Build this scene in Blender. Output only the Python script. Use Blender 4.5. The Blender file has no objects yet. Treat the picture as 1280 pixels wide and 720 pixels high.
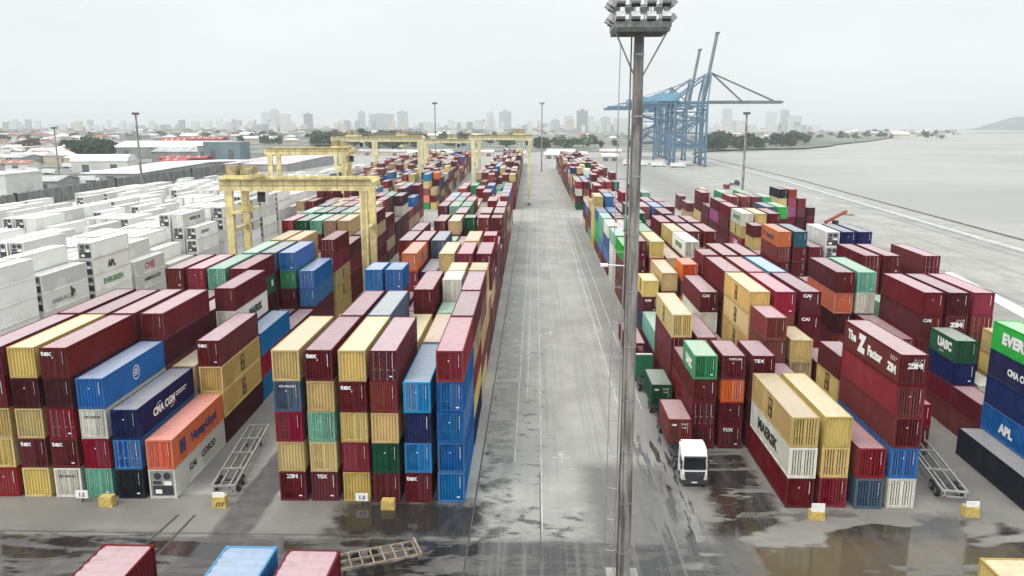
import bpy, bmesh, math, random
from mathutils import Vector, Matrix
from mathutils.bvhtree import BVHTree
R = math.radians
rnd = random.Random(7)
sc = bpy.context.scene
COL = sc.collection

# ------------------------------------------------------------------ camera
F, HOR, VPX, CAMZ = 985.0, 202.0, 30.0, 34.0
TH = math.atan(HOR / F)
PS = math.atan(VPX / F * math.cos(TH))
cam_data = bpy.data.cameras.new('camera')
cam = bpy.data.objects.new('camera', cam_data)
COL.objects.link(cam)
cam.location = (0, 0, CAMZ)
cam.rotation_euler = (R(90) - TH, 0, PS)
cam_data.sensor_width = 36
cam_data.lens = F / 1280 * 36
cam_data.clip_start = 1.0
cam_data.clip_end = 60000
sc.camera = cam

# ------------------------------------------------------------------ mesh helpers
class MB:
    """collects boxes, beams and tubes into one mesh"""
    def __init__(s): s.v = []; s.f = []; s.m = []
    def quad(s, pts, m=0):
        n = len(s.v); s.v += [tuple(p) for p in pts]; s.f.append(tuple(range(n, n + len(pts)))); s.m.append(m)
    def box(s, x0, y0, z0, x1, y1, z1, m=0):
        n = len(s.v)
        s.v += [(x0,y0,z0),(x1,y0,z0),(x1,y1,z0),(x0,y1,z0),(x0,y0,z1),(x1,y0,z1),(x1,y1,z1),(x0,y1,z1)]
        for q in ((0,3,2,1),(4,5,6,7),(0,1,5,4),(1,2,6,5),(2,3,7,6),(3,0,4,7)):
            s.f.append(tuple(n + i for i in q)); s.m.append(m)
        return s
    def prism(s, poly, axis, a, b, m=0):
        """extrude a 2D polygon along axis (x: poly is y,z ; y: poly is x,z ; z: poly is x,y)"""
        def P(u, w, t): return (t,u,w) if axis=='x' else ((u,t,w) if axis=='y' else (u,w,t))
        n = len(s.v); k = len(poly)
        s.v += [P(u,w,a) for u,w in poly] + [P(u,w,b) for u,w in poly]
        s.f.append(tuple(range(n+k-1, n-1, -1))); s.m.append(m)
        s.f.append(tuple(range(n+k, n+2*k))); s.m.append(m)
        for i in range(k):
            j = (i+1) % k
            s.f.append((n+i, n+j, n+k+j, n+k+i)); s.m.append(m)
        return s
    def tube(s, p, q, r0, r1=None, n=8, m=0, caps=True):
        r1 = r0 if r1 is None else r1
        p, q = Vector(p), Vector(q); d = (q-p).normalized()
        a = d.cross(Vector((0,0,1)) if abs(d.z) < .95 else Vector((1,0,0))).normalized(); b = d.cross(a)
        k = len(s.v)
        for c, r in ((p,r0),(q,r1)):
            for i in range(n):
                t = 2*math.pi*i/n
                s.v.append(tuple(c + a*math.cos(t)*r + b*math.sin(t)*r))
        for i in range(n):
            j = (i+1) % n
            s.f.append((k+j, k+i, k+n+i, k+n+j)); s.m.append(m)
        if caps:
            s.f.append(tuple(k+i for i in range(n))); s.m.append(m)
            s.f.append(tuple(k+n+i for i in range(n-1,-1,-1))); s.m.append(m)
        return s
    def beam(s, p, q, w, h, m=0):
        """box beam from p to q, w wide, h deep"""
        p, q = Vector(p), Vector(q); d = (q-p).normalized()
        up = Vector((0,0,1)) if abs(d.z) < .95 else Vector((0,1,0))
        a = d.cross(up).normalized()*(w/2); b = a.cross(d).normalized()*(h/2)
        n = len(s.v)
        for c in (p, q):
            s.v += [tuple(c-a-b), tuple(c+a-b), tuple(c+a+b), tuple(c-a+b)]
        for f in ((3,2,1,0),(4,5,6,7),(0,1,5,4),(1,2,6,5),(2,3,7,6),(3,0,4,7)):
            s.f.append(tuple(n+i for i in f)); s.m.append(m)
        return s
    def mesh(s, name, fix=True):
        me = bpy.data.meshes.new(name)
        me.from_pydata(s.v, [], s.f)
        me.polygons.foreach_set('material_index', s.m)
        if fix:
            bm = bmesh.new(); bm.from_mesh(me); bmesh.ops.recalc_face_normals(bm, faces=bm.faces); bm.to_mesh(me); bm.free()
        me.update()
        return me
    def obj(s, name, mats, parent=None, loc=None, rz=0, fix=True):
        me = s.mesh(name, fix)
        for m in (mats if isinstance(mats, (list, tuple)) else [mats]): me.materials.append(m)
        return link(name, me, parent, loc, rz)

def link(name, data, parent=None, loc=None, rz=0):
    o = bpy.data.objects.new(name, data); COL.objects.link(o)
    if parent is not None: o.parent = parent
    if loc is not None: o.location = loc
    if rz: o.rotation_euler = (0, 0, rz)
    return o
def tag(o, label, cat, group=None):
    o['label'] = label; o['category'] = cat
    if group: o['group'] = group
    return o
def thing(name, label, cat, loc=(0,0,0), rz=0, group=None):
    return tag(link(name, None, None, loc, rz), label, cat, group)
def struct(o): o['kind'] = 'structure'; return o
def dup(o, loc=None, rz=None, parent=None):
    c = o.copy(); COL.objects.link(c)
    if parent is not None: c.parent = parent
    if loc is not None: c.location = loc
    if rz is not None: c.rotation_euler = (0, 0, rz)
    for ch in list(o.children): dup(ch, None, None, c)
    return c

# ------------------------------------------------------------------ materials
class NT:
    def __init__(s, name):
        s.mat = bpy.data.materials.new(name); s.mat.use_nodes = True
        s.t = s.mat.node_tree; s.n = s.t.nodes; s.b = s.n['Principled BSDF']
    def new(s, kind, **kw):
        x = s.n.new(kind)
        for k, v in kw.items(): setattr(x, k, v)
        return x
    def put(s, sock, v):
        if isinstance(v, (int, float)): sock.default_value = v
        elif isinstance(v, (tuple, list)): sock.default_value = tuple(v) + ((1,) if len(v) == 3 and len(sock.default_value) == 4 else ())
        else: s.t.links.new(v, sock)
    def math(s, op, a, b=0.0, clamp=False):
        x = s.new('ShaderNodeMath', operation=op, use_clamp=clamp); s.put(x.inputs[0], a); s.put(x.inputs[1], b); return x.outputs[0]
    def mix(s, f, a, b, mode='MIX'):
        x = s.new('ShaderNodeMix', data_type='RGBA', blend_type=mode); s.put(x.inputs[0], f); s.put(x.inputs[6], a); s.put(x.inputs[7], b); return x.outputs[2]
    def noise(s, vec, scale, detail=4, rough=.55, dist=0):
        x = s.new('ShaderNodeTexNoise'); s.put(x.inputs['Scale'], scale); s.put(x.inputs['Detail'], detail); s.put(x.inputs['Roughness'], rough); s.put(x.inputs['Distortion'], dist)
        if vec is not None: s.put(x.inputs['Vector'], vec)
        return x.outputs['Fac']
    def ramp(s, v, a, b, lo=0.0, hi=1.0):
        x = s.new('ShaderNodeMapRange', interpolation_type='SMOOTHSTEP'); s.put(x.inputs[0], v); s.put(x.inputs[1], a); s.put(x.inputs[2], b); s.put(x.inputs[3], lo); s.put(x.inputs[4], hi); return x.outputs[0]
    def coord(s, out='Object', scale=None):
        c = s.new('ShaderNodeTexCoord').outputs[out]
        if scale is None: return c
        m = s.new('ShaderNodeMapping'); s.put(m.inputs['Vector'], c); s.put(m.inputs['Scale'], scale); return m.outputs[0]

def plain(name, rgb, rough=.6, var=.12, scale=.6, metal=0, spec=.5):
    t = NT(name)
    n = t.noise(t.coord('Object'), scale, 5)
    lo = tuple(c*(1-var) for c in rgb); hi = tuple(min(1, c*(1+var)) for c in rgb)
    t.put(t.b.inputs['Base Color'], t.mix(t.ramp(n, .3, .7), lo, hi))
    t.put(t.b.inputs['Roughness'], rough); t.put(t.b.inputs['Metallic'], metal); t.put(t.b.inputs['Specular IOR Level'], spec)
    return t.mat

CODES = {
 'm': ((.105,.0060,.0125), 'maroon'), 'd': ((.054,.0060,.0115), 'dark maroon'), 'c': ((.215,.0050,.0220), 'crimson'),
 'r': ((.165,.0250,.0230), 'rust red'), 'y': ((.490,.350,.120), 'ochre yellow'), 'n': ((.430,.290,.150), 'tan'),
 'b': ((.005,.105,.310), 'blue'), 'l': ((.020,.190,.400), 'light blue'), 'B': ((.008,.014,.075), 'navy'),
 'k': ((.010,.012,.020), 'near-black'), 's': ((.055,.085,.135), 'slate grey'), 'g': ((.025,.210,.075), 'green'),
 'G': ((.006,.070,.032), 'dark green'), 'e': ((.012,.300,.030), 'bright green'), 't': ((.130,.360,.250), 'mint green'),
 'T': ((.006,.080,.105), 'teal'), 'o': ((.560,.095,.016), 'orange'), 'w': ((.580,.565,.490), 'off-white'),
 'W': ((.690,.685,.650), 'white'), 'p': ((.330,.045,.220), 'magenta'),
}
def container_mat(name, rgb, roof, rest=False):
    t = NT(name)
    co = t.coord('Object')
    if rest: rv = t.new('ShaderNodeNewGeometry').outputs['Random Per Island']
    else: rv = t.new('ShaderNodeObjectInfo').outputs['Random']
    base = rgb
    if roof:
        f = .34 if max(rgb) < .5 else .22
        if rgb[0] > .3 and rgb[1] > .2 and rgb[2] < .2: f = .30
        dust = (.88,.66,.70) if rgb[0] > 2*rgb[1] else (.74,.72,.66)
        base = tuple(c*(1-f) + d*f for c, d in zip(rgb, dust))
    hs = t.new('ShaderNodeHueSaturation')
    t.put(hs.inputs['Color'], base)
    t.put(hs.inputs['Value'], t.ramp(rv, 0, 1, .76, 1.24 if not roof else 1.10)); t.put(hs.inputs['Saturation'], t.ramp(t.math('FRACT', t.math('MULTIPLY', rv, 7.3)), 0, 1, .80, 1.04))
    t.put(hs.inputs['Hue'], t.ramp(t.math('FRACT', t.math('MULTIPLY', rv, 13.7)), 0, 1, .488, .516))
    wear = t.noise(co, .55, 6, .62)
    c1 = t.mix(t.ramp(wear, .55, .8, 0, .20 if not roof else .4), hs.outputs[0], tuple(.6*b + .4*g for b, g in zip(base, (.40,.33,.30) if roof else tuple(.06+.5*x for x in base))))
    st = t.noise(t.coord('Object', (2.2, 2.2, .16) if not roof else (.5, 2.0, 1)), 1.6, 5, .65)
    c2 = t.mix(t.ramp(st, .54, .76, 0, .46), c1, (.50,.43,.34) if min(rgb) > .6 else ((.17,.085,.05) if max(rgb) > .3 else (.05,.028,.022)))
    fade = t.noise(co, .16, 2)
    if not roof:
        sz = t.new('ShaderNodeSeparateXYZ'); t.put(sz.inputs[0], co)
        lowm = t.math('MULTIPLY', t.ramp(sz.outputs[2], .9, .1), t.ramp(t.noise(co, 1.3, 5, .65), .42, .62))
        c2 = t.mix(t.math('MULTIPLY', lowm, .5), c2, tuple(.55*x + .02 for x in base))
        rp = t.noise(co, 2.1, 6, .7)
        c2 = t.mix(t.ramp(rp, .64, .72, 0, .55), c2, (.12,.055,.03) if max(rgb) > .2 else (.045,.02,.013))
        pn = t.new('ShaderNodeTexVoronoi'); t.put(pn.inputs['Scale'], .62); t.put(pn.inputs['Vector'], co)
        c2 = t.mix(t.ramp(t.math('FRACT', t.math('MULTIPLY', pn.outputs['Color'], 3.1)), .80, .84, 0, .22), c2, tuple(min(1, 1.5*x + .025) for x in base))
    if roof:
        pt = t.noise(t.coord('Object', (1.3, .35, 1)), 1.1, 6, .7)
        c2 = t.mix(t.ramp(pt, .50, .72, 0, .42), c2, tuple(x*.55 for x in base))
        c2 = t.mix(t.ramp(t.noise(co, 3.5, 3), .60, .75, 0, .45), c2, (.20,.15,.13))
    c3 = t.mix(t.ramp(fade, .35, .7, 0, .07 if not roof else .25), c2, tuple(.6*b + .4*g for b, g in zip(base, (.5,.44,.42) if roof else tuple(.05+1.0*x for x in base))))
    t.put(t.b.inputs['Base Color'], c3)
    t.put(t.b.inputs['Roughness'], t.ramp(wear, .3, .7, .42, .62) if not roof else t.ramp(wear, .3, .7, .26, .44))
    t.put(t.b.inputs['Specular IOR Level'], .08 if not roof else .75)
    bump = t.new('ShaderNodeBump'); t.put(bump.inputs['Strength'], .25); t.put(bump.inputs['Distance'], .03); t.put(bump.inputs['Height'], t.noise(co, .9, 3))
    t.put(t.b.inputs['Normal'], bump.outputs[0])
    return t.mat
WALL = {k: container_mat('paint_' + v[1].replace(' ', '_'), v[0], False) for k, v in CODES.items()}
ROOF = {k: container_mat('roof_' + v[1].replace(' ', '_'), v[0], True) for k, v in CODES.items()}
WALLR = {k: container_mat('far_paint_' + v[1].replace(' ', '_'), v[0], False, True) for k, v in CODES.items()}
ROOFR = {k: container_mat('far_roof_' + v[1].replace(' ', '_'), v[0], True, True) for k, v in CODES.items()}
M_WHITE = plain('lettering_white', (.78,.77,.75), .6, .05)
M_BLACK = plain('lettering_black', (.03,.025,.02), .6, .05)
M_OCH = plain('lettering_ochre', (.43,.29,.07), .6, .05)
M_NAVY = plain('lettering_navy', (.02,.03,.12), .6, .05)
M_GREENL = plain('lettering_green', (.10,.28,.12), .6, .05)
M_REDL = plain('lettering_red', (.45,.02,.12), .6, .05)
M_STEEL = plain('galvanised_steel', (.34,.34,.34), .45, .2, 2, .4)
M_DARK = plain('dark_steel', (.035,.035,.04), .5, .3, 2)
M_RUBBER = plain('tyre_rubber', (.018,.018,.019), .8, .2, 3)
M_GLASS = plain('dark_glass', (.012,.014,.018), .08, .05)
M_CABW = plain('white_cab_paint', (.80,.80,.80), .25, .03)
M_CABG = plain('green_cab_paint', (.02,.13,.06), .3, .1)
M_YEL = plain('gantry_yellow', (.66,.56,.27), .5, .26, .5)
M_YELD = plain('gantry_grime', (.30,.25,.13), .6, .4, 1.2)
M_BLUEC = plain('crane_blue', (.085,.175,.255), .5, .18, .15)
M_GREYC = plain('crane_boom_grey', (.13,.15,.17), .5, .2, .15)
M_POLE = None

# ------------------------------------------------------------------ lettering
_tc = {}
def text_mesh(txt, size, bold=0.0, spacing=1.0, lead=.85):
    """flat letters, centred on the origin, lying in XY"""
    key = (txt, size, bold, spacing)
    if key in _tc: return _tc[key]
    cu = bpy.data.curves.new('letters', 'FONT'); cu.body = txt; cu.size = size; cu.align_x = 'CENTER'; cu.align_y = 'CENTER'
    cu.offset = bold*size; cu.space_character = spacing; cu.space_line = lead; cu.resolution_u = 2; cu.fill_mode = 'FRONT'
    o = bpy.data.objects.new('letters', cu); COL.objects.link(o)
    dg = bpy.context.evaluated_depsgraph_get()
    me = bpy.data.meshes.new_from_object(o.evaluated_get(dg))
    vs = [tuple(v.co) for v in me.vertices]; fs = [tuple(p.vertices) for p in me.polygons]
    bpy.data.objects.remove(o); bpy.data.curves.remove(cu); bpy.data.meshes.remove(me)
    _tc[key] = (vs, fs)
    return vs, fs
def add_text(mb, txt, size, face, u, w, off, m=0, bold=.02, spacing=1.0, stretch=1.0, rot=0):
    """write on a face of a container: end (faces -y; u=x), east (faces +x; u=y), west (faces -x; u=y)"""
    vs, fs = text_mesh(txt, size, bold, spacing)
    n = len(mb.v)
    for x, y, _ in vs:
        if rot: x, y = -y, x
        x *= stretch
        mb.v.append((u+x, off, w+y) if face == 'end' else ((off, u+x, w+y) if face == 'east' else (off, u-x, w+y)))
    for f in fs:
        mb.f.append(tuple(n+i for i in f)); mb.m.append(m)

# ------------------------------------------------------------------ container meshes (origin: middle of the near bottom edge)
W2, L40, L20 = 1.22, 12.85, 6.35
HC, ST = 2.896, 2.591
def ribbed(mb, p0, along, up, out, length, height, n, depth, m):
    """a corrugated panel: trapezoid ribs across `along`"""
    p0, along, up, out = map(Vector, (p0, along, up, out))
    pts = []
    st = length/n
    for i in range(n):
        a = i*st
        pts += [(a, 0), (a+.30*st, 0), (a+.5*st, -depth), (a+.8*st, -depth)]
    pts.append((length, 0))
    k = len(mb.v)
    for a, d in pts:
        b = p0 + along*a + out*d
        mb.v += [tuple(b), tuple(b + up*height)]
    for i in range(len(pts)-1):
        mb.f.append((k+2*i, k+2*i+2, k+2*i+3, k+2*i+1)); mb.m.append(m)
_cm = {}
def shell_mesh(L, h, end):
    """ribbed side walls, far end, floor and ribbed roof; end 'blind' adds the ribbed near end"""
    k = ('shell', L, h, end)
    if k in _cm: return _cm[k]
    mb = MB(); ins = .03
    n = 42 if L > 8 else 21
    z0, z1 = .16, h-.12
    ribbed(mb, (W2-ins, .09, z0), (0,1,0), (0,0,1), (1,0,0), L-.18, z1-z0, n, .045, 0)
    ribbed(mb, (-W2+ins, L-.09, z0), (0,-1,0), (0,0,1), (-1,0,0), L-.18, z1-z0, n, .045, 0)
    ribbed(mb, (W2-.1, L-ins, z0), (-1,0,0), (0,0,1), (0,1,0), 2*W2-.2, z1-z0, 9, .045, 0)
    if end == 'blind': ribbed(mb, (-W2+.1, ins, z0), (1,0,0), (0,0,1), (0,-1,0), 2*W2-.2, z1-z0, 8, .10, 0)
    elif end == 'door': mb.quad([(-W2+.1,.12,z0),(W2-.1,.12,z0),(W2-.1,.12,z1),(-W2+.1,.12,z1)], 0)
    elif end == 'reefer': mb.quad([(-W2+.1,.5,z0),(W2-.1,.5,z0),(W2-.1,.5,z1),(-W2+.1,.5,z1)], 0)
    mb.quad([(-W2+.02,.02,.14),(-W2+.02,L-.02,.14),(W2-.02,L-.02,.14),(W2-.02,.02,.14)], 0)
    ribbed(mb, (-W2+.05, .06, h-.03), (0,1,0), (1,0,0), (0,0,1), L-.12, 2*W2-.1, n//2, .03, 1)
    me = mb.mesh('container_shell', False); _cm[k] = me
    me.materials.append(None); me.materials.append(None)
    return me
def frame_mesh(L, h):
    k = ('frame', L, h)
    if k in _cm: return _cm[k]
    mb = MB()
    for x in (-W2, W2-.14):
        for y in (0, L-.12): mb.box(x, y, .12, x+.14, y+.12, h-.12)
        mb.box(x, .12, .02, x+.1, L-.12, .2) if x < 0 else mb.box(x+.04, .12, .02, x+.14, L-.12, .2)
        mb.box(x, .12, h-.12, x+.08, L-.12, h-.005) if x < 0 else mb.box(x+.06, .12, h-.12, x+.14, L-.12, h-.005)
        for y in (0, L-.17):
            for z in (0, h-.12):
                mb.box(x-.004, y-.004, z, x+.144, y+.174, z+.122)
    for y in (0, L-.1):
        mb.box(-W2+.14, y, .02, W2-.14, y+.1, .2); mb.box(-W2+.14, y, h-.14, W2-.14, y+.1, h-.004)
    me = mb.mesh('container_frame'); me.materials.append(None); _cm[k] = me
    return me
def door_mesh(h, side):
    k = ('door', h, side)
    if k in _cm: return _cm[k]
    mb = MB(); x0, x1 = (-W2+.145, -.012) if side < 0 else (.012, W2-.145)
    z0, z1 = .21, h-.15
    mb.box(x0, .09, z0, x1, .115, z1)
    for a, b, c_, d_ in ((x0, z0, x1, z0+.07), (x0, z1-.07, x1, z1), (x0, z0+.07, x0+.06, z1-.07), (x1-.06, z0+.07, x1, z1-.07)): mb.box(a, .035, b, c_, .09, d_)
    ribbed(mb, (x0+.06, .04, z0+.07), (1,0,0), (0,0,1), (0,-1,0), x1-x0-.12, z1-z0-.14, 4, .05, 0)
    for z in (z0+.25, h/2, z1-.25): mb.box(x0-.03 if side < 0 else x1-.05, .02, z-.07, x0+.05 if side < 0 else x1+.03, .05, z+.07)
    me = mb.mesh('container_door'); me.materials.append(None); _cm[k] = me
    return me
def rod_mesh(h, side):
    k = ('rod', h, side)
    if k in _cm: return _cm[k]
    mb = MB()
    for x in ((-.85, -.32) if side < 0 else (.32, .85)):
        mb.tube((x, -.0, .14), (x, -.0, h-.1), .022, n=6)
        for z in (.3, h*.42, h*.62, h-.3): mb.box(x-.05, -.02, z-.03, x+.05, .03, z+.03)
        mb.box(x-.02, -.035, h*.38, x+.26, -.01, h*.38+.05)
    me = mb.mesh('lock_rod'); me.materials.append(None); _cm[k] = me
    return me
def marking_mesh(h):
    """the upright row of number marks on a door"""
    k = ('mark', h)
    if k in _cm: return _cm[k]
    mb = MB(); z = h-.35
    while z > h-.35-1.15:
        mb.quad([(.79,.004,z-.075),(.85,.004,z-.075),(.85,.004,z),(.79,.004,z)]); z -= .1
    me = mb.mesh('marking', False); me.materials.append(M_WHITE); _cm[k] = me
    return me
def placard_mesh(h, low):
    k = ('plac', h, low)
    if k in _cm: return _cm[k]
    mb = MB()
    if low: mb.quad([(.50,.004,.46),(.80,.004,.46),(.80,.004,.58),(.50,.004,.58)])
    else: mb.quad([(-.15,.004,h*.66),(-.04,.004,h*.66),(-.04,.004,h*.66+.11),(-.15,.004,h*.66+.11)])
    me = mb.mesh('placard', False); me.materials.append(M_WHITE); _cm[k] = me
    return me
def reefer_unit_mesh(h):
    k = ('unit', h)
    if k in _cm: return _cm[k]
    mb = MB()
    mb.box(-W2+.15, .06, .22, W2-.15, .5, h-.16, 0)
    mb.box(-W2+.3, .02, .35, W2-.3, .06, h*.44, 1)
    mb.box(-W2+.35, .015, h*.50, -.1, .06, h*.60, 1)
    mb.tube((-.45,.0,h*.77), (-.45,.06,h*.77), .34, n=14, m=1)
    mb.tube((.45,.0,h*.77), (.45,.06,h*.77), .34, n=14, m=1)
    mb.box(.15, .0, h*.46, .85, .05, h*.58, 2)
    mb.box(-.7, .0, .5, -.1, .02, .9, 2)
    me = mb.mesh('cooling_unit')
    for m in (M_STEEL, M_DARK, M_CABW): me.materials.append(m)
    _cm[k] = me
    return me

def set_slots(o, mats):
    for i, m in enumerate(mats):
        o.material_slots[i].link = 'OBJECT'; o.material_slots[i].material = m
def build_container(code, L, h, loc, rz, end, detail, letters=(), name='shipping_container', variant=0):
    """letters: (text, size, face, u, w, colour material, bold, stretch, name, rot)"""
    o = link(name, shell_mesh(L, h, end if detail else ('blind' if end != 'blind' else end)), None, loc, rz)
    set_slots(o, (WALL[code], ROOF[code]))
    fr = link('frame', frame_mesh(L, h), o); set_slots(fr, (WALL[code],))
    if end == 'door' and detail:
        for s in (-1, 1):
            dr = link('door', door_mesh(h, s), o); set_slots(dr, (WALL[code],))
            if detail > 1: set_slots(link('lock_rod', rod_mesh(h, s), dr), (ROOF[code] if variant % 4 == 0 else WALL[code],))
    if end == 'reefer' and detail: link('cooling_unit', reefer_unit_mesh(h), o)
    if code not in 'ynwW' and detail: link('marking', marking_mesh(h), o); variant % 3 and link('placard', placard_mesh(h, variant % 3 == 1), o)
    for (txt, size, face, u, w, mat, bold, stretch, nm, rot) in letters:
        mb = MB()
        off = -.004 if face == 'end' else (W2+.004 if face == 'east' else -W2-.004)
        if callable(txt): txt(mb, face, off)
        else: add_text(mb, txt, size, face, u, w, off, 0, bold, 1.0, stretch, rot)
        mb.obj(nm, mat, o, fix=False)
    return o

# ------------------------------------------------------------------ the yard: which container stands where (stacks read bottom to top)
BAYS = [None, 67, 80.3, 93.8, 107.2, 121.5, 136, 149.5, 164.5, 181, 196.5, 211, 225, 239, 253, 267] + [328 + 13.8*i for i in range(34)]
SKEW = {'N': -.03, 'L': -.031, 'C': -.008, 'R': 0.0, 'Q': .042, 'W': -.02}
def col_x(b, i, Y):
    if b == 'L': return -49.35 + 2.98*i - .031*(Y-67)
    if b == 'C': return -22.20 + 2.92*i - .008*(Y-67)
    if b == 'R': return 18.0 + 3.05*i
    if b == 'Q': return 43.7 + 3.0*i + .042*(Y-67)
    if b == 'N': return -60.0 - 3.0*i - .03*(Y-240)
    if b == 'W': return -76.7 - 2.95*i - .02*(Y-115)
ST_T = {}
def row(b, bay, spec, col0=0):
    """spec: stacks separated by spaces; '-' none; s: prefix = standard height; a/b: 20 ft halves as a:xxx/b:xxx"""
    for i, s in enumerate(spec.split()):
        if s == '-': continue
        for part in s.split('/'):
            half = ''; hh = 'h'
            while ':' in part:
                p, part = part.split(':', 1)
                if p in 'ab': half = p
                if p == 's': hh = 's'
            if part: ST_T[(b, i+col0, bay, half)] = (part, hh)
# block under the front gantry, town side of the trailer lane
row('L', 1, 'cyymm ymydy wmcdm tcwb kbB Wo')
row('L', 2, 'mmdmm dmmrm mcmmm mmrdm mwn dyym')
row('L', 3, 'mmdm mmm mrmm dmmm mymwm bcb')
row('L', 4, 'mmmmm mmdmc mmmGt mmdGm mm mm')
row('L', 5, 'mmmm mdm mmmmt mmmms dmmgb mmbb')
row('L', 6, 'mmmm mmmm mrmyy mmyyy dmm yyycm')
row('L', 7, 'dmm mmmm mmc mmm mm mmcm')
row('L', 8, 'mmmmc mmmmG mmmmt mmmnn mmmnn mmmm')
row('L', 9, 'mmmmt mmmmG mmmGs mmmmt mmmmn mmmym')
row('L', 10, 'mmmms mmmmn mmmmm mmmmw mmmmn mymm')
# block on the town side of the road
row('C', 1, 'mycsy mytym ycymy mGyrm mlBl bbbbc')
row('C', 2, 'mmyy mmmmm mmbms mmmy mmmn Byrnm')
row('C', 3, 'mmm mmm mmm dmmmm a:mymt/b:mmmww ymyrm')
row('C', 4, 'a:mmmmb/b:mmm a:mmmmb/b:mmm mmm mmm a:mmmmy/b:mmr a:mmyyy/b:mmr')
row('C', 5, 'mmm mmmco mmmB mmmyy mmmmc mcnmm')
row('C', 6, 'dmmmm mmmmm mmmms mmmm mmmmy a:mdm/b:mmmdc')
row('C', 7, 'mmmmm mmdm a:mmm/b:mmmt mmmm a:mmcm/b:mmm mdmm')
row('C', 8, 'mmdm mmmmm mmmmn a:mmm/b:mmmmG a:mmm/b:mmmmr a:mmm/b:mmmdm')
row('C', 9, 'mmm mmmr mmmmm mmmm mmrmm mmmmr')
row('C', 10, 'mmmmm mmmmt mmmmg mmmm mcmm mmmcm')
# block on the river side of the road
row('R', 1, '- - mwy cyy sc wbmrm')
row('R', 2, 's:a:mmmg/s:b:mmm s:a:mmom/s:b:mmm s:a:mdmm/s:b:mm s:a:mmm/s:b:mmmrr s:a:nn/s:b:ynny s:a:mnym/s:b:mmm')
row('R', 3, 'dmmy mmr mm myyyy mmmrc rdmmm')
row('R', 4, 'mt mm mdwm mmmmm mmmmr mmmml')
row('R', 5, 's:a:dBmy/s:b:dmm mmmn s:a:mmoro/s:b:mmm a:mmmmr/b:mmm mmmmm mmmmm')
row('R', 6, 'dmmmm mmmcy mmdn mmmmw mmmm mmmm')
row('R', 7, 'mmme mmyyg mmmn mmmmy mmmmm mmnnm')
row('R', 8, 'wwwt mymmt mmmy mdymm mmmmm mmmmm')
row('R', 9, 'mbbw mmmy mmmmG mmmm mmmmm mmmm')
row('R', 10, 'rbtt mmmr mmmmG mmmmr mmmmb mmnnm')
row('R', 11, 'meeb mmmb mmmm mmmm mmmmm mmnnm')
row('R', 12, 'yyyyy bbbbb mmmm mmmm mmmm mmmm')
# block beside the quay
row('Q', 1, 'k mbBBe')
row('Q', 2, 's:a:mc - s:a:mm/s:b:mmBG s:b:mw s:a:mmm/s:b:nnyy', -1)
row('Q', 3, 'mmm mmmmm mmdmd mmmrc')
row('Q', 4, 'mrdom mmdwt mm mmt mmw', -1)
row('Q', 5, 'mm mmm mm mmpcm mmmdm - mmmmm', -1)
row('Q', 6, 'mm mm - - mm - -')
row('Q', 7, 'mmmro mmmmT mmmm WWWWW mmmBB mmmBB')
row('Q', 8, 's:a:mmm/s:b:mmTym s:a:mm/s:b:mmm mmm mmm mm mm')
row('Q', 9, 'mmcyw mmmmy mmmmm mmm mmm mmt')
row('Q', 10, 'mmmmm mmmm mmmm mmmms mmmme mmm')
row('Q', 11, 'mmmpm mmmr mmmm mmmb mmmg mmmt')
row('Q', 12, 'mmmm mmmm mmmmr mmmmr mmmmr mmmmg')
row('Q', 13, 'mmymm mmmm mmmmg mmmm mmmme mmm')
ST_T[('Q', 9, 14, '')] = ('mmryk', 'h'); ST_T[('Q', 10, 14, '')] = ('mmpcr', 'h'); ST_T[('Q', 11, 14, '')] = ('mdmr', 'h'); ST_T[('Q', 12, 14, '')] = ('mmd', 'h')
# stacks under the camera
FRONT = [(-19.25, 'mmrmm'), (-13.35, 'mmdml'), (-10.3, 'mmmmm'), (21.8, 'mmyyy')]
# white reefer yard
WB = [87.5, 101.8, 116, 131, 145.3, 160, 175, 191.5, 206.5, 221.5, 236.5, 251, 266, 281, 296, 311, 326, 341, 356, 371, 386, 401]
w0 = {1: 5, 2: 4, 3: 5, 4: 3, 5: 2, 6: 4, 7: 5, 8: 5, 9: 5, 10: 5}
w1 = {1: 5, 2: 5, 3: 4, 4: 4, 5: 3, 6: 5, 7: 5, 8: 4}
for bi, wy in enumerate(WB):
    for i in range(27):
        if i in (7, 15, 22): continue
        n = w0.get(bi, 3) if i == 0 else (w1.get(bi, 4) if i == 1 else rnd.choice((3, 4, 4, 5) if bi < 5 else (4, 4, 5, 5)) if i < 6 else rnd.choice((3, 3, 4, 4)))
        if bi == 0 and i < 3: n = 3
        if bi > 18 and i > 12 or bi < 4 and i > 17: continue
        ST_T[('W', i, bi, '')] = ('W'*n, 'h')
# the rest of the yard, out to the far end
MIXC = 'mmmmmmmmmmmddcccrrryyyynnbbBlgGttoww'
for b, cols, bays in (('L', range(6), range(11, 16)), ('C', range(6), range(11, 16)), ('R', range(6), range(13, 16)), ('Q', range(6), range(14, 17)), ('C', range(6), range(16, 46)), ('R', range(6), range(16, 40)), ('L', range(6), range(16, 40))):
    for bay in bays:
        base = rnd.choice('mmmmmmmdyrc')
        for i in cols:
            if b == 'Q' and (i + bay) % 3: continue
            n = rnd.choice((3, 4, 4, 5, 5) if b != 'Q' else (2, 3))
            s = ''.join(rnd.choice(MIXC + 'mmmmdd' + base*10) for _ in range(n))
            ST_T[(b, i, bay, '')] = (s, 'h')

for bay in list(range(13, 16)) + list(range(16, 42)):
    base = rnd.choice('mmnnmcWr')
    for i in range(9 if bay > 15 else 5):
        if rnd.random() < .12: continue
        ST_T[('N', i, bay, '')] = (''.join(rnd.choice('mmmdcrnnywb' + base*6) for _ in range(rnd.choice((3, 4, 4, 5)))).replace('W', 'w'), 'h')
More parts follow.
